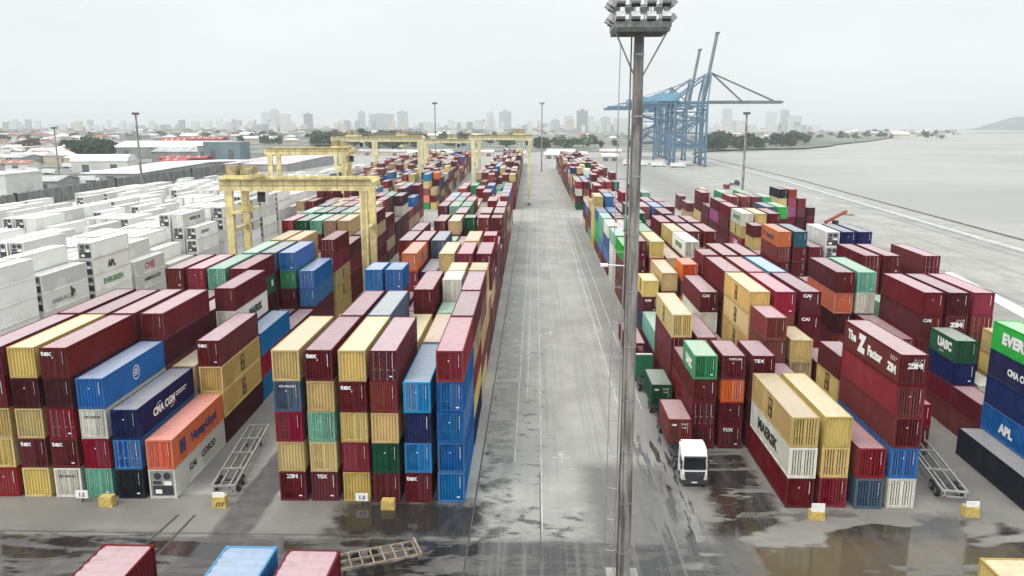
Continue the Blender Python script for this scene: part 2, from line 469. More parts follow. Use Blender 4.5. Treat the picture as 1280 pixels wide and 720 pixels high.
# letters on single containers: key (block, column, bay, half, tier from 1)
def ring(mb, face, off):
    n = len(mb.v); u0, w0_, N = 6.4, 1.5, 28
    for k in range(N):
        a = 2*math.pi*k/N
        for r in (.72, .62):
            mb.v.append((off, u0+r*math.cos(a), w0_+r*math.sin(a)))
    for k in range(N):
        j = (k+1) % N
        mb.f.append((n+2*k, n+2*j, n+2*j+1, n+2*k+1)); mb.m.append(0)
    for dz in (-.3, -.05, .2):
        wd = .5 - abs(dz+.05)*.5
        mb.quad([(off,u0-wd,w0_+dz),(off,u0+wd,w0_+dz+.08),(off,u0+wd,w0_+dz+.2),(off,u0-wd,w0_+dz+.12)])
def arcs(mb, face, off):
    for s, u0, z0 in ((1, 4.6, 2.0), (-1, 7.2, .75)):
        for k in range(8):
            a, b = R(70 + s*0 + k*9), R(70 + (k+1)*9)
            p = lambda t, r: (off, u0 + s*r*math.cos(t)*1.1, z0 + s*(r*math.sin(t)-.75))
            mb.quad([p(a,.8), p(b,.8), p(b,.87), p(a,.87)])
    mb.quad([(off,8.3,1.62),(off,11.0,1.62),(off,11.0,1.74),(off,8.3,1.74)]); mb.quad([(off,8.3,1.36),(off,10.6,1.36),(off,10.6,1.46),(off,8.3,1.46)])
def stars(mb, face, off):
    for k in range(7):
        if face == 'end':
            x = .0 + (k % 4)*.26 - (.13 if k >= 4 else 0) + .05; z = 2.42 - (0 if k < 4 else .2)
            mb.quad([(x,off,z-.07),(x+.07,off,z),(x,off,z+.07),(x-.07,off,z)])
        else:
            u = 1.9 - (k % 4)*.36; z = 2.3 - (0 if k < 4 else .22)
            mb.quad([(off,u+.1,z),(off,u,z+.1),(off,u-.1,z),(off,u,z-.1)])
LET = {}
def let(key, *rows): LET[key] = list(rows)
def T(txt, size, face, u, w, mat=None, bold=.03, stretch=1.0, nm='lettering', rot=0): return (txt, size, face, u, w, mat or M_WHITE, bold, stretch, nm, rot)
TEX = lambda: T('tex', .62, 'end', -.62, 2.36, None, .05, 1.1)
for k in (('C',1,1,'',5), ('C',2,1,'',4), ('C',4,1,'',1), ('L',1,1,'',2), ('L',2,1,'',2), ('L',2,1,'',5), ('L',5,2,'',4)): let(k, TEX())
let(('C',0,1,'',1), T('ZIM', .5, 'end', 0, 2.42, None, .05, 1.2)); let(('C',1,1,'',1), T('TEX', .5, 'end', -.2, 2.4, None, .04))
let(('R',1,2,'a',1), T('TEX', .5, 'end', -.3, 2.1, None, .04, 1.2)); let(('R',2,2,'a',4), T('TEX', .48, 'end', -.5, 2.0, None, .05, 1.2))
let(('R',1,2,'a',4), T('TRITON', .3, 'end', .1, 2.2, None, .04, 1.2))
for k in (('R',2,4,'',4), ('R',5,3,'',5), ('R',5,3,'',4)): let(k, T('CAI', .52, 'end', -.45, 2.36, None, .05, 1.2))
let(('R',0,5,'a',3), T('CAI', .5, 'end', -.3, 2.0, None, .05, 1.2)); let(('Q',1,3,'',4), T('CAI', .5, 'end', -.5, 2.3, None, .05, 1.2))
def msc_panel(u):
    def fn(mb, face, off):
        s_ = 1 if face == 'east' else -1; o2 = off + s_*.002
        mb.quad([(off,u-.62,.55),(off,u+.62,.55),(off,u+.62,2.42),(off,u-.62,2.42)])
        n0 = len(mb.f)
        add_text(mb, 'm', 1.25, face, u, 1.98, o2, 1, .03); add_text(mb, 'sc', .95, face, u, 1.08, o2, 1, .03)
    return fn
MSCL = lambda f, u: T(msc_panel(u), 0, f, 0, 0, [M_BLACK, M_OCH], 0, 1, 'logo')
for k, f, u in ((('L',5,2,'',3),'east',6.6), (('L',5,2,'',2),'east',6.6), (('R',2,1,'',3),'west',6.4), (('R',0,3,'',4),'west',6.4), (('R',3,3,'',5),'west',6.4), (('R',3,3,'',4),'west',6.4), (('R',3,3,'',3),'west',6.4),
    (('L',5,6,'',3),'east',6.4), (('L',5,6,'',2),'east',6.4), (('R',1,6,'',5),'west',6.4), (('R',0,5,'a',4),'west',3), (('R',5,2,'a',3),'west',3.1), (('Q',3,2,'b',4),'west',3.2), (('Q',3,2,'b',3),'west',3.2), (('Q',0,9,'',4),'west',6.4), (('Q',1,9,'',5),'west',6.4), (('C',5,2,'',4),'east',6.4)):
    let(k, MSCL(f, u))
let(('L',3,1,'',4), T(ring, 0, 'east', 0, 0, None, 0, 1, 'logo'))
let(('L',4,1,'',3), T('CMA CGM', 1.05, 'east', 5.6, 1.35, None, .05, 1.0), T(arcs, 0, 'east', 0, 0, None, 0, 1, 'logo'))
let(('L',5,1,'',2), T('Hapag-Lloyd', 1.25, 'east', 7.6, 1.4, M_NAVY, .05, 1.05), T('H', 1.5, 'east', 2.3, 1.4, M_NAVY, .12, 1.0, 'logo'))
let(('L',5,1,'',1), T('CAI', .9, 'east', 4.2, 1.55, M_BLACK, .05, 1.2), T('COSCO', .95, 'east', 8.2, 1.6, M_BLACK, .05, 1.1))
let(('L',4,3,'',4), T('MAERSK', 1.3, 'east', 7.6, 1.45, M_BLACK, .06, 1.1))
let(('R',2,1,'',2), T('MAERSK', 1.5, 'west', 7.0, 1.45, M_BLACK, .05, 1.15))
let(('L',3,4,'',4), T('H', .9, 'east', 11.4, 1.5, None, .2, 1.0, 'logo'))
let(('R',5,1,'',5), T('The', 1.25, 'west', 10.7, 1.75, None, .05, 1.0), T('Z', 2.1, 'west', 8.3, 1.5, None, .10, .9, 'logo'), T('Factor', 1.25, 'west', 5.3, 1.35, None, .06, .95), T('ZIM', 1.0, 'west', 1.6, 1.2, None, .07, 1.0), T(stars, 0, 'west', 0, 0, None, 0, 1, 'logo'), T('ZIM', .62, 'end', .1, 1.85, None, .07, 1.2), T(stars, 0, 'end', 0, 0, None, 0, 1, 'logo'))
let(('Q',2,3,'',4), T('ZIM', .7, 'end', .0, 1.8, None, .07, 1.2), T(stars, 0, 'end', 0, 0, None, 0, 1, 'logo'))
let(('R',0,2,'a',4), T('UASC', 1.3, 'west', 2.9, 1.2, None, .09, 1.0))
let(('Q',1,2,'b',4), T('UASC', 1.35, 'west', 2.6, 1.5, None, .07, 1.0), T('UASC', .3, 'west', 3.2, .6, None, .02, 1.6))
let(('Q',1,1,'',5), T('EVERGREEN', 1.5, 'west', 6.3, 1.5, None, .06, 1.15)); let(('Q',1,1,'',2), T('APL', 1.3, 'west', 8.2, 1.3, None, .06, 1.1)); let(('Q',1,1,'',4), T('CMA CGM', .9, 'west', 7.2, 1.4, None, .05))
let(('Q',0,7,'',5), T('Hapag-Lloyd', 1.15, 'west', 6.0, 1.4, M_NAVY, .05, 1.0), T('H', 1.4, 'west', 11.2, 1.4, M_NAVY, .1, 1.0, 'logo'))
let(('Q',0,9,'',5), T('EVERGREEN', 1.25, 'west', 6.3, 1.5, M_GREENL, .05, 1.1)); let(('Q',0,9,'',3), T('K-LINE', 1.3, 'west', 6.0, 1.4, None, .06, 1.1))
let(('R',3,6,'',5), T('EVERGREEN', 1.1, 'west', 6.2, 1.5, M_GREENL, .08, 1.1)); let(('C',1,5,'',5), T('H', 1.5, 'east', 6.4, 1.5, M_NAVY, .1, 1.0, 'logo'))
let(('C',0,1,'',4), T('CRONOS', .28, 'end', .0, 2.4, None, .03, 1.2))
for k in (('L',2,1,'',1), ('L',3,1,'',3)): let(k, T('CRONOS', .3, 'end', -.1, 2.1, M_BLACK, .03, 1.2))
let(('W',0,2,'',4), ); let(('W',0,2,'',3), T('HAMBURG SUD', .95, 'east', 5.6, 1.2, M_STEEL, .03, 1.0), T('\u25B6', 1.6, 'east', 8.2, 1.7, M_BLACK, .1, .8, 'logo')); let(('W',0,2,'',2), T('MAERSK', 1.25, 'east', 7.6, 1.4, M_BLACK, .06, 1.1))
let(('W',0,3,'',4), T('APL', 1.5, 'east', 6.2, 1.3, M_BLACK, .08, 1.0)); let(('W',0,3,'',3), T('EVERGREEN', 1.3, 'east', 6.4, 1.4, M_GREENL, .05, 1.0)); let(('W',0,3,'',2), T('MSC', .9, 'east', 6.5, 1.6, M_STEEL, .04))
let(('W',0,4,'',3), T('ONE', 1.9, 'east', 6.2, 1.4, M_REDL, .03, 1.05)); let(('W',0,4,'',2), T('HAMBURG SUD', 1.0, 'east', 7.0, 1.7, M_BLACK, .03, 1.0))
for t_ in (3, 4, 5): let(('W',0,7,'',t_), MSCL('east', 6.4)); let(('W',0,8,'',t_), MSCL('east', 6.4))
let(('W',0,6,'',4), T('CROWLEY', 1.0, 'east', 5, 1.5, M_BLACK, .03)); let(('W',1,6,'',5), T('MAERSK LINE', 1.0, 'east', 7, 1.5, M_BLACK, .03))

# ------------------------------------------------------------------ list every container
BOX = []      # dict per container
for (b, i, bay, half), (s, hh) in ST_T.items():
    Y = WB[bay] if b == 'W' else BAYS[bay]
    if half == 'b': Y += 6.5
    L = L20 if half else L40
    h = HC if hh == 'h' else ST
    x = col_x(b, i, Y)
    if b == 'Q' and bay < 3: x += 1.1 if i >= 0 else -.4
    if b == 'Q' and bay == 1 and i == 0: x += .6
    rj = random.Random(hash((ord(b), i, bay, len(half))) & 0xffff)
    jx, jy = rj.uniform(-.07, .07), rj.uniform(-.12, .12)
    for t_, c in enumerate(s):
        d = dict(key=(b, i, bay, half, t_+1), code=c, L=L, h=h, x=x+jx+rj.uniform(-.03,.03), y=Y+jy+rj.uniform(-.04,.04), z=t_*(h+.004)+.01, rz=-math.atan(SKEW[b]), n=len(s), top=t_+1 == len(s))
        BOX.append(d)
for fi, (x, s) in enumerate(FRONT):
    for t_, c in enumerate(s):
        BOX.append(dict(key=('F', fi, 0, '', t_+1), code=c, L=L40, h=HC, x=x, y=33.75-L40-(.2 if fi == 2 else 0), z=t_*(HC+.004)+.01, rz=0, n=len(s), top=t_+1 == len(s)))

# what the camera sees of each: rays through the frame against plain boxes
verts, polys = [], []
for d in BOX:
    n = len(verts); c_, s_ = math.cos(d['rz']), math.sin(d['rz'])
    for z in (d['z'], d['z']+d['h']):
        for px, py in ((-W2,0),(W2,0),(W2,d['L']),(-W2,d['L'])):
            verts.append((d['x']+px*c_-py*s_, d['y']+px*s_+py*c_, z))
    for q in ((0,3,2,1),(4,5,6,7),(0,1,5,4),(1,2,6,5),(2,3,7,6),(3,0,4,7)): polys.append(tuple(n+k for k in q))
bvh = BVHTree.FromPolygons(verts, polys)
NX, NY = 640, 360
mw = cam.rotation_euler.to_matrix(); eye = Vector((0, 0, CAMZ))
hits = {}
for jy in range(NY):
    py = (jy+.5)/NY*720
    if py < 195: continue
    for jx in range(NX):
        px = (jx+.5)/NX*1280
        dr = mw @ Vector(((px-640)/F, (360-py)/F, -1))
        r = bvh.ray_cast(eye, dr)
        if r[2] is not None: hits[r[2]//6] = hits.get(r[2]//6, 0) + 1
for k, d in enumerate(BOX): d['px'] = hits.get(k, 0)      # 1 ray = 2.56 pixels of the 1024-wide picture
dry = sorted((d for d in BOX if d['code'] != 'W'), key=lambda d: -d['px'])
ree = sorted((d for d in BOX if d['code'] == 'W'), key=lambda d: -d['px'])
for d in dry[:298]:
    if d['px'] > 2: d['solo'] = True
for d in ree[:150]:
    if d['px'] > 4: d['solo'] = True

ORD = ['zeroth','first','second','third','fourth','fifth','sixth','seventh','eighth','ninth','tenth','eleventh','twelfth','thirteenth','fourteenth','fifteenth','sixteenth','seventeenth','eighteenth','nineteenth','twentieth','twenty-first','twenty-second','twenty-third','twenty-fourth','twenty-fifth','twenty-sixth','twenty-seventh','twenty-eighth','twenty-ninth','thirtieth','thirty-first','thirty-second','thirty-third','thirty-fourth','thirty-fifth']
FROM = {'N': ('reefer yard', 'reefer yard', 'middle yard behind the front gantry', 'middle yard'), 'C': ('road', 'road', 'block on town side of road', 'town side'), 'L': ('trailer lane', 'lane', 'block under front gantry', 'gantry block'),
        'R': ('road', 'road', 'block on river side of road', 'river side'), 'Q': ('trailer lane', 'lane', 'block beside the quay', 'quay block'), 'W': ('yard lane', 'lane', 'white reefer yard', 'reefer yard')}
RANK = {}
for (b_, i_, bay_, half_) in ST_T: RANK.setdefault((b_, bay_), set()).add(i_)
for k_, v_ in RANK.items(): RANK[k_] = {c: n+1 for n, c in enumerate(sorted(v_, reverse=k_[0] in 'CL'))}
SPECIAL = {
 ('L',4,1,'',3): 'navy container with white shipping line lettering, on top beside the orange one', ('L',5,1,'',2): 'orange container with navy lettering on its side, standing on a white reefer',
 ('L',5,1,'',1): 'white reefer container with its cooling unit showing, underneath the orange container', ('L',3,1,'',4): 'blue container with a round white emblem on its long side',
 ('L',4,3,'',4): 'white container with black lettering squeezed under a maroon one behind the ochre pair', ('L',3,4,'',4): 'dark green container with a white patch, under a maroon one in the gantry block',
 ('R',2,1,'',2): 'dirty white container with large black side lettering, between ochre top and maroon bottom', ('R',5,1,'',5): 'maroon container with big white side lettering and a large letter Z, tallest front stack',
 ('R',0,2,'a',4): 'short green container with white marks on its side, topmost beside the truck lane', ('R',1,2,'a',3): 'short orange container wedged between maroon ones behind the white tractor',
 ('Q',1,2,'b',4): 'short dark green container with white side lettering, on a navy one', ('Q',1,1,'',5): 'bright green container with big white side lettering at the picture edge',
 ('Q',1,1,'',2): 'blue container with white three-letter side lettering, two below the navy ones', ('Q',0,1,'',1): 'near-black container alone on the ground beside the galvanised trailer',
 ('Q',0,7,'',5): 'orange container with navy side lettering, topmost in the quay block', ('Q',1,7,'',5): 'teal container topmost right beside the orange one in the quay block',
 ('Q',0,9,'',5): 'off-white container with green side lettering, topmost in the quay block', ('Q',0,9,'',3): 'crimson container with white side lettering under the ochre one, quay block',
 ('Q',2,5,'',3): 'magenta container between crimson and maroon ones in the quay block', ('C',1,5,'',5): 'orange container with a round dark emblem, topmost on the town side',
 ('R',2,5,'a',5): 'short orange container topmost behind the maroon and white pair, river side', ('R',0,3,'',4): 'ochre container with black emblem topping the tall maroon stack by the truck lane',
 ('W',0,3,'',4): 'white reefer container with three bold black letters, just above a green-lettered one', ('W',0,3,'',3): 'white reefer container with green lettering, under the one with three black letters',
 ('W',0,4,'',3): 'white reefer container with three thin red letters on its side', ('W',0,2,'',3): 'white reefer container with grey lettering and a black triangle',
 ('C',5,1,'',5): 'dark crimson container topping the all-blue stack at the road edge', ('C',4,1,'',4): 'light blue container with ribbed end, top of its stack beside the all-blue stack',
}
def container_label(d):
    b, i, bay, half, t_ = d['key']
    colour = CODES[d['code']][1]
    what = 'reefer container' if d['code'] == 'W' else ('short ' + colour + ' container' if half else colour + ' container')
    if d['code'] == 'W': what = 'white ' + what
    if b == 'F':
        return ['maroon container with dusty ribbed roof, cut by the bottom edge far from the flat rack', 'light blue container with ribbed roof, between two salmon-roofed maroon containers',
                'maroon container with faded salmon roof, beside the brown flat rack frame', 'ochre yellow container alone at the bottom edge on the river side'][i] if d['top'] else f'{what}, {ORD[t_]} up under the near {["maroon", "light blue", "salmon-roofed maroon", "ochre"][i]} container'
    if d['key'] in SPECIAL: return SPECIAL[d['key']]
    n = d['n']
    tier = 'bottom' if t_ == 1 and n > 1 else ('top' if t_ == n else ORD[t_] + ' up')
    ll, ls, sl, ss = FROM[b]
    rown = bay + 1 if b == 'W' else (bay - 12 if b == 'N' else bay)
    rw = 'front row' if rown == 1 else ORD[rown] + ' row'
    if half: rw += ' near half' if half == 'a' else ' far half'
    k = ORD[RANK[(b, bay)][i]]
    for form in (f'{what}, {tier} of the {k} stack from the {ll}, {rw}, {sl}', f'{what}, {tier}, {k} stack from {ll}, {rw}, {sl}', f'{what}, {tier}, {k} stack from {ls}, {rw}, {sl}', f'{what}, {tier}, {k} stack from {ls}, {rw}, {ss}'):
        if len(form.split()) <= 16: return form
    return form
GROUPS = {'N': 'containers in the middle yard behind the front gantry', 'C': 'containers in the block on the town side of the road', 'L': 'containers in the block under the front gantry', 'R': 'containers in the block on the river side of the road', 'Q': 'containers in the block beside the quay', 'W': 'white reefer containers in the reefer yard', 'F': 'containers stacked close under the viewpoint'}
rest = MB(); rest_codes = sorted(CODES)
rest_r = MB()
def rest_box(mb, d, mw_, mr_):
    c_, s_ = math.cos(d['rz']), math.sin(d['rz'])
    P = lambda x, y, z: (d['x']+x*c_-y*s_, d['y']+x*s_+y*c_, d['z']+z)
    n = len(mb.v); L, h = d['L'], d['h']
    for z in (0.02, h-.01):
        for x, y in ((-W2+.01,.01),(W2-.01,.01),(W2-.01,L-.01),(-W2+.01,L-.01)): mb.v.append(P(x, y, z))
    for q, m in (((0,3,2,1), mw_), ((4,5,6,7), mr_), ((0,1,5,4), mw_), ((1,2,6,5), mw_), ((2,3,7,6), mw_), ((3,0,4,7), mw_)):
        mb.f.append(tuple(n+k for k in q)); mb.m.append(m)
for d in BOX:
    b, i, bay, half, t_ = d['key']
    if not d.get('solo'):
        if d['code'] == 'W': rest_box(rest_r, d, 0, 1)
        else:
            k = rest_codes.index(d['code']); rest_box(rest, d, 2*k, 2*k+1)
        continue
    rj = random.Random(hash((ord(b), i, bay, t_, len(half))) & 0xfffff)
    end = 'reefer' if d['code'] == 'W' and (b != 'W' or rj.random() < .65) else ('blind' if d['code'] in 'yn' and rj.random() < .8 or rj.random() < .18 else 'door')
    if d['key'] == ('L',5,1,'',1): end = 'reefer'
    detail = 2 if d['px'] > 150 else (1 if d['px'] > 40 else 0)
    ls = LET.get(d['key'], ())
    nm = 'reefer_container' if d['code'] == 'W' else 'shipping_container'
    o = build_container(d['code'], d['L'], d['h'], (d['x'], d['y'], d['z']), d['rz'], end, detail, ls, nm, rj.randrange(12))
    tag(o, container_label(d), 'reefer container' if d['code'] == 'W' else 'shipping container', GROUPS[b])
o = rest.obj('distant_containers', [m for k in rest_codes for m in (WALLR[k], ROOFR[k])], fix=False)
o['kind'] = 'stuff'; o['label'] = 'mass of small stacked containers further down the yard and behind the nearer stacks'; o['category'] = 'containers'
o = rest_r.obj('distant_reefers', [WALLR['W'], ROOFR['W']], fix=False)
o['kind'] = 'stuff'; o['label'] = 'mass of small white reefer containers further back in the reefer yard'; o['category'] = 'reefers'

# ------------------------------------------------------------------ sky, sun, haze
SUN_EL, SUN_ROT = R(50), R(222)
w = bpy.data.worlds.new('World'); sc.world = w; w.use_nodes = True
nt = w.node_tree; bg = nt.nodes['Background']
def wn(kind, **kw):
    x = nt.nodes.new(kind)
    for k, v in kw.items(): setattr(x, k, v)
    return x
sky = wn('ShaderNodeTexSky', sky_type='NISHITA', sun_disc=False); sky.sun_elevation = SUN_EL; sky.sun_rotation = SUN_ROT; sky.dust_density = 4; sky.air_density = 1.2
mx = wn('ShaderNodeMix', data_type='RGBA'); mx.inputs[0].default_value = .90
mx.inputs[7].default_value = (8.45, 8.85, 8.9, 1)          # the cloud sheet
nt.links.new(sky.outputs[0], mx.inputs[6])
tc = wn('ShaderNodeTexCoord'); sep = wn('ShaderNodeSeparateXYZ'); nt.links.new(tc.outputs['Generated'], sep.inputs[0])
mr = wn('ShaderNodeMapRange'); nt.links.new(sep.outputs['Z'], mr.inputs[0])
for i, v in ((1, .14), (2, .85), (3, .90), (4, 1.8)): mr.inputs[i].default_value = v     # an overcast sky is brighter overhead
no = wn('ShaderNodeTexNoise'); no.inputs['Scale'].default_value = 2.2; no.inputs['Detail'].default_value = 4
mpp = wn('ShaderNodeMapping'); mpp.inputs['Scale'].default_value = (1, 1, 3.5); nt.links.new(tc.outputs['Generated'], mpp.inputs[0]); nt.links.new(mpp.outputs[0], no.inputs['Vector'])
mr2 = wn('ShaderNodeMapRange'); nt.links.new(no.outputs['Fac'], mr2.inputs[0])
for i, v in ((1, .3), (2, .7), (3, .94), (4, 1.05)): mr2.inputs[i].default_value = v
mu = wn('ShaderNodeMath', operation='MULTIPLY'); nt.links.new(mr.outputs[0], mu.inputs[0]); nt.links.new(mr2.outputs[0], mu.inputs[1])
vm = wn('ShaderNodeVectorMath', operation='SCALE'); nt.links.new(mx.outputs[2], vm.inputs[0]); nt.links.new(mu.outputs[0], vm.inputs['Scale'])
nt.links.new(vm.outputs[0], bg.inputs[0]); bg.inputs[1].default_value = .1
sd = bpy.data.lights.new('sun', 'SUN'); sd.energy = 1.5; sd.angle = R(28); sd.color = (1, .97, .93)
sun = link('sun', sd); sun.rotation_euler = (R(90)-SUN_EL, 0, R(180)-SUN_ROT + R(0))
sc.view_settings.view_transform = 'Standard'; sc.view_settings.look = 'None'; sc.view_settings.gamma = 1; sc.view_settings.exposure = 0.36
sc.cycles.use_denoising = True
sc.cycles.max_bounces = 6; sc.cycles.diffuse_bounces = 3; sc.cycles.glossy_bounces = 2; sc.cycles.transmission_bounces = 1; sc.cycles.volume_bounces = 0; sc.cycles.caustics_reflective = False

hz = MB().box(-9000, -150, -3.4, 9000, 16000, 175)
hm = bpy.data.materials.new('haze_air'); hm.use_nodes = True
hn = hm.node_tree; hn.nodes.remove(hn.nodes['Principled BSDF'])
pv = hn.nodes.new('ShaderNodeVolumePrincipled'); pv.inputs['Color'].default_value = (.93, .97, .98, 1); pv.inputs['Density'].default_value = .00012; pv.inputs['Anisotropy'].default_value = .0
hn.links.new(pv.outputs[0], hn.nodes['Material Output'].inputs['Volume'])
o = hz.obj('haze', hm); o['kind'] = 'stuff'; o['label'] = 'pale even haze over the whole port'; o['category'] = 'haze'

# ------------------------------------------------------------------ ground, quay, water, hill
t = NT('yard_concrete')
co = t.coord('Object')
sx = t.new('ShaderNodeSeparateXYZ'); t.put(sx.inputs[0], co); X, Yc = sx.outputs[0], sx.outputs[1]
n1 = t.noise(co, .09, 6, .6); n2 = t.noise(co, .7, 5, .6); n3 = t.noise(t.coord('Object', (1, .12, 1)), .8, 5, .6, .4); n4 = t.noise(co, .022, 4)
def band(v, a, b, s=1.0):          # 1 between a and b
    return t.math('MULTIPLY', t.ramp(v, a-s, a+s), t.ramp(v, b-s, b+s, 1, 0))
def area(x0, x1, y0, y1, s=1.0, wob=2.5):
    xx = t.math('ADD', X, t.math('MULTIPLY', t.math('SUBTRACT', n2, .5), wob*2)); yy = t.math('ADD', Yc, t.math('MULTIPLY', t.math('SUBTRACT', n2, .5), wob*2))
    return t.math('MULTIPLY', band(xx, x0, x1, s), band(yy, y0, y1, s))
def mx_(a, b): return t.math('MAXIMUM', a, b)
conc = t.mix(t.ramp(n1, .3, .72), (.268,.260,.236), (.380,.371,.342))
conc = t.mix(t.ramp(n3, .5, .8, 0, .5), conc, (.20,.195,.185))
conc = t.mix(t.ramp(n4, .35, .65, 0, .3), conc, (.24,.235,.22))
apr = mx_(area(-300, -5.4, 40, 68, .4, .3), area(14.5, 300, 40, 90, 1.5, 1))
conc = t.mix(t.math('MULTIPLY', apr, .85), conc, t.mix(t.ramp(n1, .3, .7), (.132,.123,.108), (.196,.184,.166)))
asph = t.mix(t.ramp(n2, .35, .7), (.068,.064,.060), (.110,.104,.097))
# tarmac of the cross street nearest the viewer, the wet lanes, the dock road
m_as = mx_(area(-300, 12, -40, 60.2, .3, .25), area(9.5, 300, -40, 57.5, 1.2, 1.5))
m_as = mx_(m_as, t.math('MULTIPLY', area(4.8, 14, 50, 76, 1.5, 1.5), .8))
m_as = mx_(m_as, area(-27.6, -24.2, 59, 330, .3, .3))
m_as = mx_(m_as, t.math('MULTIPLY', area(-35.0, -27.6, 70, 330, 2, 1), .55))
m_as = mx_(m_as, t.math('MULTIPLY', area(33.8, 41.6, 70, 330, 2, 2), .5))
m_as = mx_(m_as, t.math('MULTIPLY', area(60, 96, 100, 900, 12, 6), .35))
m_as = mx_(m_as, t.math('MULTIPLY', area(11.0, 16.5, 70, 300, 1, 1), .35))
base = t.mix(m_as, conc, asph)
# standing water: noise thresholds inside the wet areas
big = t.noise(t.coord('Object', (1, 1.9, 1)), .11, 3, .5, .3); small = t.noise(t.coord('Object', (.6, 2.4, 1)), .33, 4, .6, .6)
wet = t.math('MULTIPLY', area(-17.5, -4.4, 60.5, 67.2, 1.2, 2), t.ramp(big, .36, .42))
wet = mx_(wet, t.math('MULTIPLY', area(-70, 60, 44, 60.5, 1.2, 1), t.ramp(small, .45, .53)))
wet = mx_(wet, t.math('MULTIPLY', area(15, 42, 53, 65.5, 1.5, 2), t.ramp(big, .44, .50)))
wet = mx_(wet, t.math('MULTIPLY', area(-5.3, -2.2, 58, 175, .4, .8), t.ramp(t.noise(t.coord('Object', (.7, 1.1, 1)), .55, 6, .6, .4), .44, .60)))
wet = mx_(wet, t.math('MULTIPLY', area(-2.8, 1.4, 62, 118, .6, 1), t.ramp(t.noise(t.coord('Object', (.7, 1.2, 1)), .7, 6, .62, .4), .54, .68)))
wet = mx_(wet, t.math('MULTIPLY', area(10.4, 14.4, 58, 84, 1, 1.2), t.ramp(t.noise(t.coord('Object', (1.6, .16, 1)), 1, 4), .50, .56)))
wet = mx_(wet, t.math('MULTIPLY', area(-3, 4.6, 55, 66, .8, 2), t.ramp(t.noise(t.coord('Object', (.6, 1.3, 1)), .6, 6, .6, .4), .5, .64)))
wet = mx_(wet, t.math('MULTIPLY', area(16.5, 22, 64, 79, .8, 1.4), t.ramp(small, .40, .48)))
mudm = area(17, 40, 52, 62, 2, 3)
damp = t.math('MULTIPLY', wet, .96)
dark = t.mix(mudm, (.020,.018,.016), (.085,.068,.042))
base = t.mix(damp, base, dark)
blot = t.noise(t.coord('Object', (1, .22, 1)), .30, 7, .66, .5)
base = t.mix(t.math('MULTIPLY', t.ramp(blot, .46, .70), .34), base, (.15,.145,.135))
speck = t.noise(co, 1.6, 5, .7)
base = t.mix(t.math('MULTIPLY', t.ramp(speck, .58, .80), .20), base, (.10,.097,.09))
# slab joints and tyre lines along the road
sl = t.math('FRACT', t.math('MULTIPLY', Yc, 1/7.5)); jt = t.math('LESS_THAN', sl, .012)
base = t.mix(t.math('MULTIPLY', jt, t.math('MULTIPLY', band(X, -6, 15, .2), .22)), base, (.10,.10,.095))
ty = t.noise(t.coord('Object', (1, .010, 1)), 1.5, 5, .6)
base = t.mix(t.math('MULTIPLY', t.ramp(ty, .50, .66), t.math('MULTIPLY', band(X, -5, 15, 1), .42)), base, (.19,.187,.18))
# the town and the far bank: mixed roofs, yards and scrub
town = mx_(t.ramp(X, -205, -235), t.ramp(Yc, 1040, 1100))
vor = t.new('ShaderNodeTexVoronoi'); t.put(vor.inputs['Scale'], .045); t.put(vor.inputs['Vector'], co)
tg = t.mix(t.ramp(t.noise(co, .012, 5), .40, .56), (.21,.20,.185), (.055,.078,.042))
tg = t.mix(t.math('MULTIPLY', vor.outputs['Distance'], .05, True), tg, (.30,.28,.26))
base = t.mix(town, base, tg)
t.put(t.b.inputs['Base Color'], base)
t.put(t.b.inputs['Roughness'], t.math('ADD', t.math('MULTIPLY', t.ramp(n2, .3, .7, .62, .8), t.math('SUBTRACT', 1.0, wet)), t.math('MULTIPLY', wet, .07)))
t.put(t.b.inputs['Specular IOR Level'], .42)
bp = t.new('ShaderNodeBump'); t.put(bp.inputs['Strength'], t.math('SUBTRACT', .35, t.math('MULTIPLY', wet, .33))); t.put(bp.inputs['Distance'], .04); t.put(bp.inputs['Height'], t.noise(co, 2.5, 5)); t.put(t.b.inputs['Normal'], bp.outputs[0])
M_GROUND = t.mat
QE = [(132,-150),(138,60),(149,243),(160,385),(171,519),(180,700),(188,894),(196,1010)]
SHORE = QE + [(214,1085),(262,1180),(330,1240),(430,1300),(520,1440),(600,1610),(800,1950),(1090,2500),(1500,3150),(2050,3930),(2250,4400),(1500,5600),(0,9000),(0,15600),(-8800,15600),(-8800,-140)]
me = bpy.data.meshes.new('ground'); bm = bmesh.new()
bm.faces.new([bm.verts.new((x, y, 0)) for x, y in SHORE]); bmesh.ops.triangulate(bm, faces=bm.faces); bmesh.ops.recalc_face_normals(bm, faces=bm.faces)
if sum(f.normal.z for f in bm.faces) < 0: bmesh.ops.reverse_faces(bm, faces=bm.faces)
bm.to_mesh(me); bm.free(); me.materials.append(M_GROUND); struct(link('ground', me))
